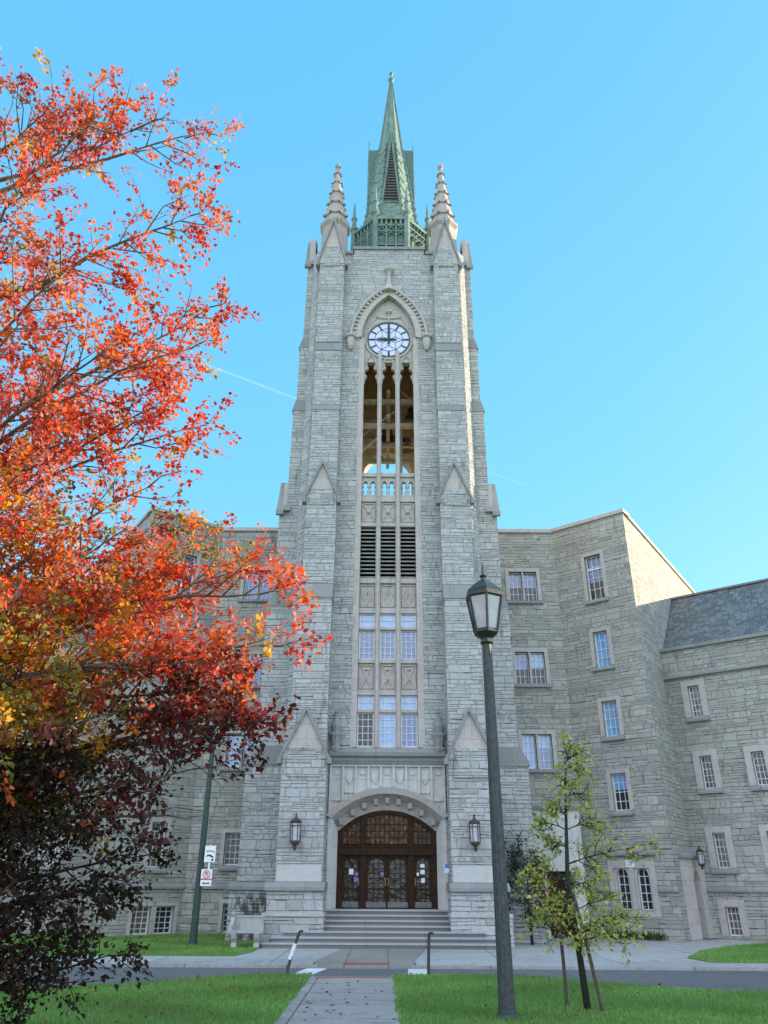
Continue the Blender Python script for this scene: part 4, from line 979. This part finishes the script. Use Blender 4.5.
# ------------------------------------------------------------------ leaves / grass arrays
def leaf_mesh(name, mat, parent, origin, pos, dirs, nrm, length, width, cols, fold=.25):
    """one mesh of folded leaves: 4-point kite on each side of the midrib"""
    n = len(pos); pos = np.asarray(pos, float); d = np.asarray(dirs, float); nr = np.asarray(nrm, float)
    d /= np.linalg.norm(d, axis=1)[:, None] + 1e-9; side = np.cross(d, nr); side /= np.linalg.norm(side, axis=1)[:, None] + 1e-9; nr = np.cross(side, d)
    L = np.asarray(length)[:, None]; W = np.asarray(width)[:, None]
    base = pos; tip = pos + d * L - nr * L * .12; mid = pos + d * L * .45
    lft = mid + side * W + nr * W * fold; rgt = mid - side * W + nr * W * fold
    v = np.stack([base, lft, tip, rgt], 1).reshape(-1, 3) - np.array(origin)
    f = (np.arange(n)[:, None] * 4 + np.array([0, 1, 2, 0, 2, 3])).reshape(-1)
    me = bpy.data.meshes.new(name); me.vertices.add(n * 4); me.vertices.foreach_set('co', v.ravel())
    me.loops.add(n * 6); me.loops.foreach_set('vertex_index', f); me.polygons.add(n * 2); me.polygons.foreach_set('loop_start', np.arange(n * 2) * 3); me.polygons.foreach_set('loop_total', np.full(n * 2, 3))
    me.update(); at = me.color_attributes.new('Col', 'FLOAT_COLOR', 'POINT')
    c = np.concatenate([np.asarray(cols), np.ones((n, 1))], 1); at.data.foreach_set('color', np.repeat(c, 4, 0).ravel().astype(np.float32))
    me.materials.append(mat); o = bpy.data.objects.new(name, me); COL.objects.link(o)
    if parent: o.parent = parent
    ORG[o.name] = origin
    return o
rng = np.random.default_rng(11)
def rv(s=1.): return Vector(rng.normal(size=3) * s)

def grow_tree(name, base, trunk_top, limbs, label, cat, col_fn, barkm, r0=.2, n2=11, n3=5, nl=11, L2=1.5, L3=.55, leaf=.075, spread=.06, limb_r=.05, sag=0., start=.25, density=lambda p: 1., trunk_mid=None, tuft=False):
    th = thing(name, base, label, cat); m = MB()
    b = Vector(base); tt = Vector(trunk_top); mid = Vector(trunk_mid) if trunk_mid else b.lerp(tt, .5) + rv(.1)
    tr = [b - Vector((0, 0, .2)), b.lerp(mid, .5), mid, mid.lerp(tt, .5), tt]
    m.tube([tuple(p) for p in tr], [r0 * 1.25, r0, r0 * .8, r0 * .5, r0 * .15], 9)
    P, D, N, LN, C = [], [], [], [], []
    def trunk_at(z):
        for i in range(len(tr) - 1):
            if tr[i + 1].z >= z: f = max(0, (z - tr[i].z) / max(1e-3, tr[i + 1].z - tr[i].z)); return tr[i].lerp(tr[i + 1], min(1, f))
        return tr[-1]
    for tip in limbs:
        tip = Vector(tip); hd = math.hypot(tip.x - b.x, tip.y - b.y)
        zs = min(max(tip.z - hd * (.75 if tip.z > 5 else .25), b.z + .35), tt.z * .96); p0 = trunk_at(zs)
        ln = (tip - p0).length; pm = p0.lerp(tip, .5) + Vector((0, 0, .06 * ln - sag)) + rv(.05 * ln)
        bez = lambda t: p0 * (1 - t) ** 2 + pm * 2 * t * (1 - t) + tip * t * t
        pts = [bez(i / 9) for i in range(10)]
        for i in range(1, 9): pts[i] = pts[i] + rv(.018 * ln * .3)
        m.tube([tuple(p) for p in pts], [limb_r * (1.05 - .95 * i / 9) * (.5 + ln * .09) + .004 for i in range(10)], 6)
        k2 = int(n2 * (.6 + .1 * ln))
        for j in range(k2 + 1):
            t = start + (1 - start) * (j + rng.random()) / (k2 + 1) if j < k2 else .999
            q = bez(t); tang = (bez(min(1, t + .02)) - bez(max(0, t - .02))).normalized()
            side = tang.cross(rv()).normalized(); l2 = L2 * (1.15 - .6 * t) * (.6 + .7 * rng.random())
            if j == k2: dr = tang; l2 = .35 * L2
            else: dr = (tang * .75 + side * .8 + Vector((0, 0, .12 - sag * .5))).normalized()
            e = q + dr * l2; qm = q.lerp(e, .5) + rv(.08 * l2)
            bp = [q, q.lerp(qm, .6), qm, qm.lerp(e, .55), e]
            m.tube([tuple(p) for p in bp], [.012, .01, .008, .006, .003], 4)
            for k in range(n3 + 1):
                u = .2 + .8 * (k + rng.random()) / (n3 + 1) if k < n3 else 1.
                s = q.lerp(qm, u * 2) if u < .5 else qm.lerp(e, u * 2 - 1)
                d3 = (dr * .7 + dr.cross(rv()).normalized() * .8 + Vector((0, 0, -.05))).normalized(); l3 = L3 * (.5 + .8 * rng.random())
                e3 = s + d3 * l3
                dens = density(e3)
                if rng.random() > dens: 
                    continue
                m.tube([tuple(s), tuple(s.lerp(e3, .5) + rv(.02)), tuple(e3)], [.005, .004, .002], 3)
                base_c = col_fn(e3, rng)
                for _ in range(int(nl * (.5 + rng.random()))):
                    w = (.3, .62, .95)[int(rng.integers(3))] + .07 * rng.normal() if tuft else .15 + .9 * rng.random(); pp = s.lerp(e3, w) + rv(spread)
                    P.append(pp); dl = (d3 + rv(.7) + Vector((0, 0, -.25))); D.append(dl); N.append(Vector((0, 0, 1)) + rv(.6)); LN.append(leaf * (.5 + .95 * rng.random()))
                    C.append(np.clip(np.array(base_c) * (.75 + .5 * rng.random()), 0, 1))
    m.build('trunk', barkm, th, smooth=True, recalc=False)
    LN = np.array(LN)
    leaf_mesh('crown', M['leaf'], th, base, P, D, N, LN, LN * .36, C)
    return th, len(P)

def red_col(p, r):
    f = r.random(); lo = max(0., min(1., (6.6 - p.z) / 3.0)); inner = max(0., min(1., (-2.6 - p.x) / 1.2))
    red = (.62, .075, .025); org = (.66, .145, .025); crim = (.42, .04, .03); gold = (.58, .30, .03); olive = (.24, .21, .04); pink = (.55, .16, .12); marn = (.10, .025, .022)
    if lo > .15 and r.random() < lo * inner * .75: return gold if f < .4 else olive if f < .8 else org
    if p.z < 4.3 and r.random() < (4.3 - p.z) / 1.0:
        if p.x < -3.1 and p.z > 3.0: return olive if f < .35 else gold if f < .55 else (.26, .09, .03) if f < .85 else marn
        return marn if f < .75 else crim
    if 5.6 < p.z < 6.9 and p.y > 9.1 and f < .55: return olive
    return red if f < .42 else org if f < .72 else crim if f < .86 else gold if f < .9 else pink
RED = [(-3.02,9.5,14.45),(-3.9,9,14.1),(-5.65,8.5,13.3),(-4.37,8.2,13.28),(-6.99,9,14.3),(-2.94,9,11.81),(-2.51,9.3,10.17),(-2.44,8.4,8.64),(-2.62,9.2,7.84),(-2.64,8.2,6.38),(-3.06,8,5.47),(-4.83,7.6,10.92),(-3.87,7.6,9.4),(-3.22,7.8,8.22),(-4.3,7.2,7.72),(-3.55,7.4,6.45),(-3.99,7.2,5.69),(-2.76,9.6,6.44),(-2.84,9.2,5.59),(-1.27,8.8,5.23),(-1.18,8.6,4.53),(-2.0,9.6,5.76),(-1.34,8.6,3.65),(-1.89,8,4.17),(-2.7,8,4.16),(-3.58,7.6,4.47),(-1.8,8.6,3.16),(-2.93,8,3.51),(-3.65,7.5,3.5),(-2.02,8.6,2.69),(-5.51,8,9.98),(-3.09,8.6,7.69),(-3.71,9.5,5.56)]
RED += [(-8.5, 11.5, 11), (-9.5, 8, 12.5), (-9, 6, 8), (-10, 9.5, 7), (-7.5, 12, 8), (-6.5, 5.8, 6), (-8, 5.5, 5), (-9.8, 10, 5), (-6.2, 11.5, 12.5), (-7.8, 7, 12.8), (-5.6, 11.6, 10.2), (-5.6, 11.5, 7.5)]
def red_density(p):
    if 2.9 < p.z < 3.9 and p.x > -2.8: return .62
    if p.z < 3.7 and p.x > -2.6: return .2
    if p.z < 3.9 and p.x > -3.6: return .36
    if 5.5 < p.z < 6.3 and p.x > -4.3 and p.y < 9.2: return .22
    k = .55 if p.z > 12.3 else .8 if p.z > 7 else 1.1
    return k * min(1., max(.2, .72 + 1.0 * mnoise.noise(p * 1.15)))
RED += [(-1.75, 8.6, 3.7), (-1.5, 8.8, 3.55), (-1.95, 8.4, 3.95)]
RED = [(x - .42, y, z - .25) for x, y, z in RED]
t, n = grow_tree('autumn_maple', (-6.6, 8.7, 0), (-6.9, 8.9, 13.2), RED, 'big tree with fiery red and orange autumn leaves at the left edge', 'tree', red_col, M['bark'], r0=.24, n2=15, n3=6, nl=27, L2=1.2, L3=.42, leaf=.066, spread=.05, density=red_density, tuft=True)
print('red leaves', n)
def shaded_leaf_col(p, r):  # shade of the low foliage is put into these near-black leaf colours
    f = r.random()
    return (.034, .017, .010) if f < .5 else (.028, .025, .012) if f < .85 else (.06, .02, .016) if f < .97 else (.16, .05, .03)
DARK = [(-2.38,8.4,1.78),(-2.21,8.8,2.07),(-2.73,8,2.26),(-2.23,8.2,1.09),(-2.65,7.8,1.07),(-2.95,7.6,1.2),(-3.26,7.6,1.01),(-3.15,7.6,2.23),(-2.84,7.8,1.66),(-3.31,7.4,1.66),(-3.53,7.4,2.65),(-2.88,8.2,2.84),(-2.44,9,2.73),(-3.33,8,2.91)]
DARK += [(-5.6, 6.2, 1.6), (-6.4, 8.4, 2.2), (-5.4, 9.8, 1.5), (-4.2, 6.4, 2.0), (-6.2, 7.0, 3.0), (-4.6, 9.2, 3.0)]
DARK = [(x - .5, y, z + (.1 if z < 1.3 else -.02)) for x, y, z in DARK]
t, n = grow_tree('shaded_low_foliage', (-4.75, 7.9, 0), (-4.7, 7.9, 2.9), DARK, 'low maroon foliage, shade painted into its leaves, with branches drooping to the lawn', 'tree', shaded_leaf_col, M['bark_dark'], r0=.1, n2=12, n3=5, nl=17, L2=.52, L3=.28, leaf=.055, limb_r=.035, start=.2)
print('dark leaves', n)

def sap_col(p, r):
    f = r.random(); return (.54, .53, .12) if f < .45 else (.38, .45, .11) if f < .74 else (.62, .53, .14) if f < .93 else (.22, .32, .09)
SAP = [(x - (x - 3.13) * (.05 if x > 4.4 else .2), y, z - .12) for x, y, z in [(3.25, 14.4, 4.1), (4.45, 14.3, 2.56), (2.1, 14.4, 1.85), (2.2, 14.2, 1.3), (2.4, 14.6, 2.2), (3.9, 14.7, 1.7), (4.2, 14.3, 1.45), (3.9, 14.0, 1.25), (2.5, 13.9, 1.6), (2.75, 14.6, 2.6), (3.65, 14.2, 2.9), (3.7, 14.7, 2.4), (2.8, 14.1, 3.1), (3.45, 14.5, 3.4), (3.05, 14.2, 3.6), (3.4, 14.0, 2.0), (2.7, 15.0, 1.5), (3.2, 15.0, 1.9), (3.5, 13.7, 1.4), (3.4, 15.1, 1.2), (2.6, 14.5, 2.9), (3.3, 14.2, 3.85), (2.85, 13.8, 1.15)]]
t, n = grow_tree('sapling', (3.13, 14.35, 0), (3.14, 14.4, 3.9), SAP, 'young yellow green sapling held by two stakes right of the lamp post', 'tree', sap_col, M['bark_dark'], r0=.05, n2=8, n3=5, nl=5, L2=.36, L3=.2, leaf=.066, limb_r=.012, spread=.045, start=.3, trunk_mid=(2.98, 14.35, 1.9))
for i, (p, q, lb) in enumerate((((2.86, 14.7, -.15), (2.84, 14.68, 1.45), 'straight wooden stake left of the sapling trunk'), ((3.32, 14.1, -.15), (3.0, 14.2, 1.8), 'leaning wooden stake right of the sapling trunk'))):
    m = MB(); m.tube([p, ((p[0] + q[0]) / 2 + .01, (p[1] + q[1]) / 2, (p[2] + q[2]) / 2), q], [.032, .03, .028], 8)
    tag(m.build('tree_stake', M['stake'], None, (p[0], p[1], 0)), lb, 'stake', 'stakes holding the sapling')

# evergreen shrub beside the steps
def shrub_col(p, r):
    f = r.random()
    if 1.1 < p.z < 1.9 and p.x > 4.9 and f < .35: return (.35, .06, .03)
    return (.035, .055, .03) if f < .4 else (.08, .11, .045) if f < .75 else (.18, .17, .06)
SH = [(4.4, 29.5, 3.0), (4.7, 29.4, 3.2), (5.2, 29.6, 2.7), (4.2, 29.3, 2.0), (5.7, 29.2, 2.0), (5.6, 29.0, 1.4), (4.3, 28.9, 1.3), (5.0, 28.9, 1.7), (5.3, 29.8, 2.2), (4.8, 28.8, 1.0), (5.5, 29.4, .9), (4.6, 29.6, 2.4)]
grow_tree('evergreen_shrub', (4.9, 29.3, 0), (4.9, 29.35, 2.2), SH, 'dark wall shrub with some red leaves beside the steps', 'shrub', shrub_col, M['bark_dark'], r0=.05, n2=8, n3=4, nl=6, L2=.45, L3=.28, leaf=.1, limb_r=.02, start=.15)
# low weeds along the pavilion foot
for i, s in enumerate((-2.6, -2.0, -1.4, -.9)):
    p = frame(PA, FA)(s, -.22, 0); P, D, N, C = [], [], [], []
    for _ in range(90):
        P.append((p[0] + rng.normal() * .16, p[1] + rng.normal() * .05, .0 + abs(rng.normal()) * .05)); D.append((rng.normal() * .5, rng.normal() * .5, 1)); N.append(rng.normal(size=3)); C.append((.04, .09, .02) if rng.random() < .7 else (.10, .13, .04))
    o = leaf_mesh('weed_clump', M['blade'], None, (p[0], p[1], 0), P, D, N, rng.uniform(.1, .3, 90), rng.uniform(.012, .03, 90), C); o.location = (p[0], p[1], 0)
    tag(o, 'low green weeds at the foot of the wall under the arched window', 'weeds', 'weeds along the wall')

# grass blades
def blades(n, region, hmin, hmax, name):
    pts = region(n); n = len(pts); P = np.column_stack([pts, np.full(n, 0.0)])
    D = np.column_stack([rng.normal(0, .35, n), rng.normal(0, .35, n), np.ones(n)]); N = rng.normal(size=(n, 3)); L = rng.uniform(hmin, hmax, n)
    pat = .5 + .5 * np.sin(pts[:, 0] * 1.3 + np.sin(pts[:, 1] * .9) * 2) * np.sin(pts[:, 1] * 1.1 + 1.7); k = rng.random(n)[:, None]
    C = (np.array([.14, .29, .06]) * (1 - k) + np.array([.26, .44, .12]) * k) * (.75 + .45 * pat[:, None])
    dry = rng.random(n) < .04 + .12 * (np.sin(pts[:, 0] * .8 + 2) * np.sin(pts[:, 1] * 1.7) > .55); C[dry] = (.22, .19, .08)
    o = leaf_mesh(name, M['blade'], None, (0, 0, 0), P, D, N, L, L * .07 + .003, C, .05); o['kind'] = 'stuff'; o['label'] = 'short green mown grass growing on the lawns'; return o
def near_region(n):
    y = 11.5 + (rng.random(n) ** .8) * 8.4; hw = y * .62 + 1; x = rng.uniform(-1, 1, n) * hw
    e = np.array([near_edge(a) for a in x]); ok = (y < e + .02) & ((x < PX0 + .03 + .04 * np.sin(y * 5.3) * np.sin(y * 2.1)) | (x > PX1 - .03 + .04 * np.sin(y * 4.7) * np.sin(y * 1.9))); return np.column_stack([x, y])[ok]
blades(150000, near_region, .035, .085, 'grass')
def far_region(n):
    x = rng.uniform(-18, -3.9, n); y = rng.uniform(24.1, 34, n); ok = (y < 24.1 + (x + 18) * 0 + 10) & ~((x > -4.3) & (y < 26)); 
    xr_ = rng.uniform(8.3, 18, n // 3); yr = rng.uniform(23.0, 31, n // 3); okr = (yr < 24.4 + (xr_ - 8.3) * 1.55) & (yr < 27.4 + (xr_ - 9.8) * .95) & (xr_ > 8.35 + 0 * yr)
    return np.concatenate([np.column_stack([x, y])[ok], np.column_stack([xr_, yr])[okr]])
blades(60000, far_region, .05, .10, 'grass')
# fallen leaves on the path
lp = None
for i in range(34):
    x, y = rng.uniform(PX0 + .1, PX1 - .1), rng.uniform(12.6, 18.6)
    if lp is None:
        o = leaf_mesh('fallen_leaf', M['leaf'], None, (0, 0, 0), [(0, 0, 0)], [(1, 0, .05)], [(0, 0, 1)], np.array([.085]), np.array([.03]), [(.07, .03, .02)]); lp = o
        tag(o, 'curled brown leaf fallen on the concrete path', 'leaf', 'fallen leaves on the path')
    else:
        o = lp.copy(); COL.objects.link(o)
    o.location = (x, y, .006); o.rotation_euler = (rng.normal() * .2, rng.normal() * .2, rng.uniform(0, 6.28)); s = rng.uniform(.7, 1.3); o.scale = (s, s, s)

lc = [(.30, .05, .025), (.16, .06, .025), (.36, .14, .03)]; protos = []
for i in range(150):
    while True:
        x, y = rng.normal(-3.6, 2.6), rng.uniform(11.8, 19)
        if i % 3 == 0: x = rng.uniform(-9, 9)
        if y < near_edge(x) - .05 and not PX0 - .1 < x < PX1 + .1: break
    if i < 3:
        o = leaf_mesh('lawn_leaf', M['leaf'], None, (0, 0, 0), [(0, 0, 0)], [(1, 0, .05)], [(0, 0, 1)], np.array([.08]), np.array([.03]), [lc[i]]); protos.append(o)
        tag(o, 'small rust coloured leaf fallen on the mown lawn', 'leaf', 'fallen leaves on the lawn')
    else:
        o = protos[i % 3].copy(); COL.objects.link(o)
    o.location = (x, y, .05 + rng.random() * .03); o.rotation_euler = (rng.normal() * .3, rng.normal() * .3, rng.uniform(0, 6.28)); k = rng.uniform(.7, 1.3); o.scale = (k, k, k)

# ------------------------------------------------------------------ lamp posts
def lamp_post(x, y, h, label, postm, scale=1., group='street lamps', roll=0.):
    L_ = thing('street_lamp', (x, y, 0), label, 'street lamp', group); k = scale
    m = MB(); hb = h * .835
    prof = [(.19, -.15), (.19, -.06), (.165, -.02), (.165, .03), (.132, .07), (.122, .5), (.086, hb - .3), (.086, hb - .1)]
    n = 24; b0 = len(m.v)
    m.v += [(x + r * (1 - (.07 if q % 2 else 0) * (1 if i > 4 else 0)) * math.cos(2 * math.pi * q / n), y + r * (1 - (.07 if q % 2 else 0) * (1 if i > 4 else 0)) * math.sin(2 * math.pi * q / n), z) for i, (r, z) in enumerate(prof) for q in range(n)]
    for i in range(len(prof) - 1):
        for q in range(n): q2 = (q + 1) % n; m.face((b0 + i * n + q, b0 + i * n + q2, b0 + (i + 1) * n + q2, b0 + (i + 1) * n + q))
    m.build('post', postm, L_)
    m = MB(); P8 = math.pi / 6
    m.lathe([(.09, hb - .12), (.13, hb - .08), (.11, hb), (.2, hb + .06), (.24, hb + .1), (.235, hb + .16)], (x, y, 0), 6, P8)
    zt = hb + .78
    for q in range(6):
        a = P8 + q * math.pi / 3; m.tube([(x + .225 * math.cos(a), y + .225 * math.sin(a), hb + .12), (x + .345 * math.cos(a), y + .345 * math.sin(a), zt)], .024, 5)
    m.lathe([(.345, zt - .02), (.375, zt), (.375, zt + .09), (.35, zt + .1)], (x, y, 0), 6, P8)
    c = m.build('cage', M['iron'], L_)
    m = MB(); m.lathe([(.37, zt + .1), (.19, zt + .27), (.1, zt + .33), (.06, zt + .36), (.05, zt + .4), (.075, zt + .44), (.03, zt + .48), (.014, zt + .72)], (x, y, 0), 6, P8); m.build('lamp_roof', M['iron'], L_)
    m = MB(); m.lathe([(.205, hb + .14), (.325, zt - .02)], (x, y, 0), 6, P8); m.build('lamp_glass', M['opal'], L_)
    return L_
lamp_post(1.71, 13.5, 7.0, 'tall grey lamp post with dark hexagonal lantern standing on the lawn', M['post'])
lamp_post(-6.25, 28.1, 7.5, 'dark green lamp post carrying two signs, behind the red tree', M['green_post'])
# signs on the left lamp
s1 = thing('street_sign', (-5.93, 27.85, 2.5), 'upper white sign with black symbols on the dark green post', 'sign', 'signs on the green post')
m = MB(); m.box(-6.1, -5.74, 27.83, 27.85, 2.43, 2.93); m.build('sign_plate', M['sign_white'], s1)
m = MB(); 
m.prism_xz([(-6.05, 2.75), (-5.9, 2.77), (-5.78, 2.73), (-5.78, 2.755), (-5.9, 2.79), (-6.05, 2.775)], 27.822, 27.829)
m.prism_xz([(-6.05, 2.58), (-5.98, 2.62), (-5.9, 2.6), (-5.8, 2.55), (-5.8, 2.6), (-5.9, 2.66), (-6.0, 2.66)], 27.822, 27.829); m.box(-5.86, -5.79, 27.822, 27.829, 2.47, 2.53); m.build('pictogram', M['black_paint'], s1)
m = MB(); m.box(-5.95, -5.9, 27.855, 27.88, 1.8, 2.95); m.box(-5.96, -5.89, 27.88, 28.1, 2.1, 2.14); m.build('mount', M['sign_white'], s1)
s2 = thing('street_sign', (-5.98, 27.85, 1.8), 'lower no parking sign with red ring on the dark green post', 'sign', 'signs on the green post')
m = MB(); m.box(-6.15, -5.79, 27.83, 27.85, 1.72, 2.22); m.build('sign_plate', M['sign_white'], s2)
m = MB(); m.tube([(-5.97 + .11 * math.cos(a), 27.826, 2.07 + .11 * math.sin(a)) for a in [2 * math.pi * k / 24 for k in range(25)]], .014, 4); m.tube([(-6.045, 27.824, 2.145), (-5.895, 27.824, 1.995)], .012, 4); m.box(-6.15, -5.79, 27.824, 27.829, 1.9, 1.94); m.build('red_ring', M['red_paint'], s2)
m = MB(); m.prism_xz([(-6.09, 1.8), (-6.04, 1.84), (-6.04, 1.815), (-5.9, 1.815), (-5.9, 1.84), (-5.85, 1.8), (-5.9, 1.76), (-5.9, 1.785), (-6.04, 1.785), (-6.04, 1.76)], 27.822, 27.829); m.build('arrow', M['black_paint'], s2)
text_mesh('P', .17, lambda x, y, z: (-5.97 + x, 27.826 + y, 2.07 + z), M['black_paint'], 'letter', s2, .002)

# ------------------------------------------------------------------ bench, posts
bn = thing('stone_bench', (-4.3, 27.2, 0), 'weathered grey stone bench with scrolled ends left of the steps', 'bench')
for y in (26.9,):
    m = MB(); m.box(-5.05, -3.75, 26.75, 27.35, .52, .62); m.build('seat', M['mossy'], bn)
    m = MB(); m.box(-5.0, -3.8, 27.3, 27.42, .62, 1.05); m.box(-5.02, -3.78, 27.27, 27.44, 1.05, 1.12); m.build('backrest', M['mossy'], bn)
for x in (-4.85, -3.98):
    T = (lambda x: lambda a, b, c: (x + a, 26.75 + b, c))(x)
    m = MB(T); m.prism_yz([(.0, .0), (.62, .0), (.55, .12), (.42, .3), (.5, .52), (-.04, .52), (.0, .35), (.12, .2)], -.1, .1); m.build('leg', M['mossy'], bn)
for x in (-5.02,):
    m = MB(); m.prism_yz([(26.72, .52), (27.35, .52), (27.38, 1.1), (27.28, 1.12), (27.15, .9), (26.95, .8), (26.75, .78)], x - .07, x + .07)
    m.lathe([(.02, -.1), (.12, -.02), (.12, .04), (.02, .1)], (x, 27.3, 1.16), 10); m.build('armrest', M['mossy'], bn)
bn.scale = (.8, .8, .8)
def marker(x, y, lean, label, band):
    p = thing('marker_post', (x, y, 0), label, 'post', 'slim posts beside the path')
    m = MB(); m.tube([(x, y, -.15), (x + lean * .5, y, .4), (x + lean, y, .76)], .035, 8); m.tube([(x + lean, y, .75), (x + lean * 1.05, y - .01, .8), (x + lean + .05, y - .03, .815), (x + lean + .1, y - .03, .8)], .028, 8); m.build('tube', M['steel'], p)
    if band: m = MB(); m.tube([(x + lean * .3, y, .24), (x + lean * .5, y, .4), (x + lean * .72, y, .56)], .042, 8); m.build('white_band', M['sign_white'], p)
    return p
marker(-2.36, 20.2, .26, 'leaning slim dark post with white band left of the path', True)
marker(.87, 19.75, .03, 'upright slim dark post on the lawn corner right of the path', False)

# contrail far overhead
def rayp(d, z): k = (z - 1.8) / d[2]; return (d[0] * k, d[1] * k, z)
m = MB(); A0, A1 = rayp((-.27, .80, .62), 4000.), rayp((.185, .878, .47), 4000.)
m.tube([A0, tuple((A0[i] + A1[i]) / 2 for i in range(3)), A1], [9., 8., 3.], 8)
t = NT('thin contrail vapour'); tr = t.n('ShaderNodeBsdfTransparent'); df = t.n('ShaderNodeBsdfDiffuse'); df.inputs[0].default_value = (.9, .9, .9, 1); mx = t.n('ShaderNodeMixShader'); mx.inputs[0].default_value = .055
t.t.links.new(tr.outputs[0], mx.inputs[1]); t.t.links.new(df.outputs[0], mx.inputs[2]); mt = t.end(mx.outputs[0])
tag(m.build('contrail', mt), 'thin white aircraft trail across the blue sky', 'contrail', kind='stuff')

# ------------------------------------------------------------------ light, sky, camera
AZ, EL = 21., 17.
s = Vector((math.cos(R(EL)) * math.cos(R(AZ)), math.cos(R(EL)) * math.sin(R(AZ)), math.sin(R(EL))))
sun = bpy.data.lights.new('sun', 'SUN'); sun.energy = 2.8; sun.angle = R(.5); sun.color = (1., .80, .54)
so = bpy.data.objects.new('sun', sun); COL.objects.link(so); so.rotation_euler = s.to_track_quat('Z', 'Y').to_euler(); so.location = (40, 20, 40)
W = bpy.data.worlds.new('World'); SC.world = W; W.use_nodes = True; nt = W.node_tree; nt.nodes.clear()
sky = nt.nodes.new('ShaderNodeTexSky'); sky.sky_type = 'NISHITA'; sky.sun_disc = False; sky.sun_elevation = R(EL); sky.sun_rotation = R(90 - AZ); sky.air_density = 1.; sky.dust_density = .6; sky.ozone_density = 1.2
bg = nt.nodes.new('ShaderNodeBackground'); bg.inputs[1].default_value = .15; wo = nt.nodes.new('ShaderNodeOutputWorld')
# clear saturated blue ahead; added, unseen bright cloud behind the viewer lights the facade
class WT(NT):
    def __init__(s, t): s.t = t
wt = WT(nt)
gm = wt.n('ShaderNodeGamma'); nt.links.new(sky.outputs[0], gm.inputs[0]); gm.inputs[1].default_value = .55
hs = wt.n('ShaderNodeHueSaturation'); hs.inputs['Saturation'].default_value = 1.45; hs.inputs['Value'].default_value = .92; hs.inputs['Hue'].default_value = .48; nt.links.new(gm.outputs[0], hs.inputs['Color'])
dr = wt.n('ShaderNodeTexCoord').outputs['Generated']; dx, dy, dz = wt.sep(dr)
grad = wt.ramp(dz, [(0., (.35, 1.05, 1.46)), (.45, (.14, .84, 1.46)), (1., (.08, .69, 1.40))])
clear = wt.mix(.68, hs.outputs[0], grad)
cn = wt.noise(wt.vmath('MULTIPLY', dr, (1., 1., 2.2)), 2.2, 6, .6)
cf = wt.math('MULTIPLY', wt.smooth(dy, .12, -.4), wt.math('MULTIPLY_ADD', wt.smooth(cn, .38, .6), .45, .55))
fill_cloud = wt.mix(wt.smooth(cn, .4, .7), (2.15, 2.55, 3.2), (3.25, 3.5, 4.0))
nt.links.new(wt.mix(cf, clear, fill_cloud), bg.inputs[0]); nt.links.new(bg.outputs[0], wo.inputs[0])
SC.view_settings.view_transform = 'Standard'; SC.view_settings.look = 'None'; SC.view_settings.exposure = 2.34; SC.view_settings.gamma = 1.
cd = bpy.data.cameras.new('camera'); cam = bpy.data.objects.new('camera', cd); COL.objects.link(cam); SC.camera = cam
cam.matrix_world = Matrix.Translation((-.18, 0, 1.8)) @ Matrix.Rotation(R(90 + 26.1), 4, 'X') @ Matrix.Rotation(.006, 4, 'Z')
cd.sensor_fit = 'VERTICAL'; cd.sensor_height = 24.; cd.lens = 760 / 1024 * 24; cd.clip_end = 30000.; cd.clip_start = .1
SC.render.resolution_x = 768; SC.render.resolution_y = 1024
SC.cycles.max_bounces = 8; SC.cycles.transparent_max_bounces = 8
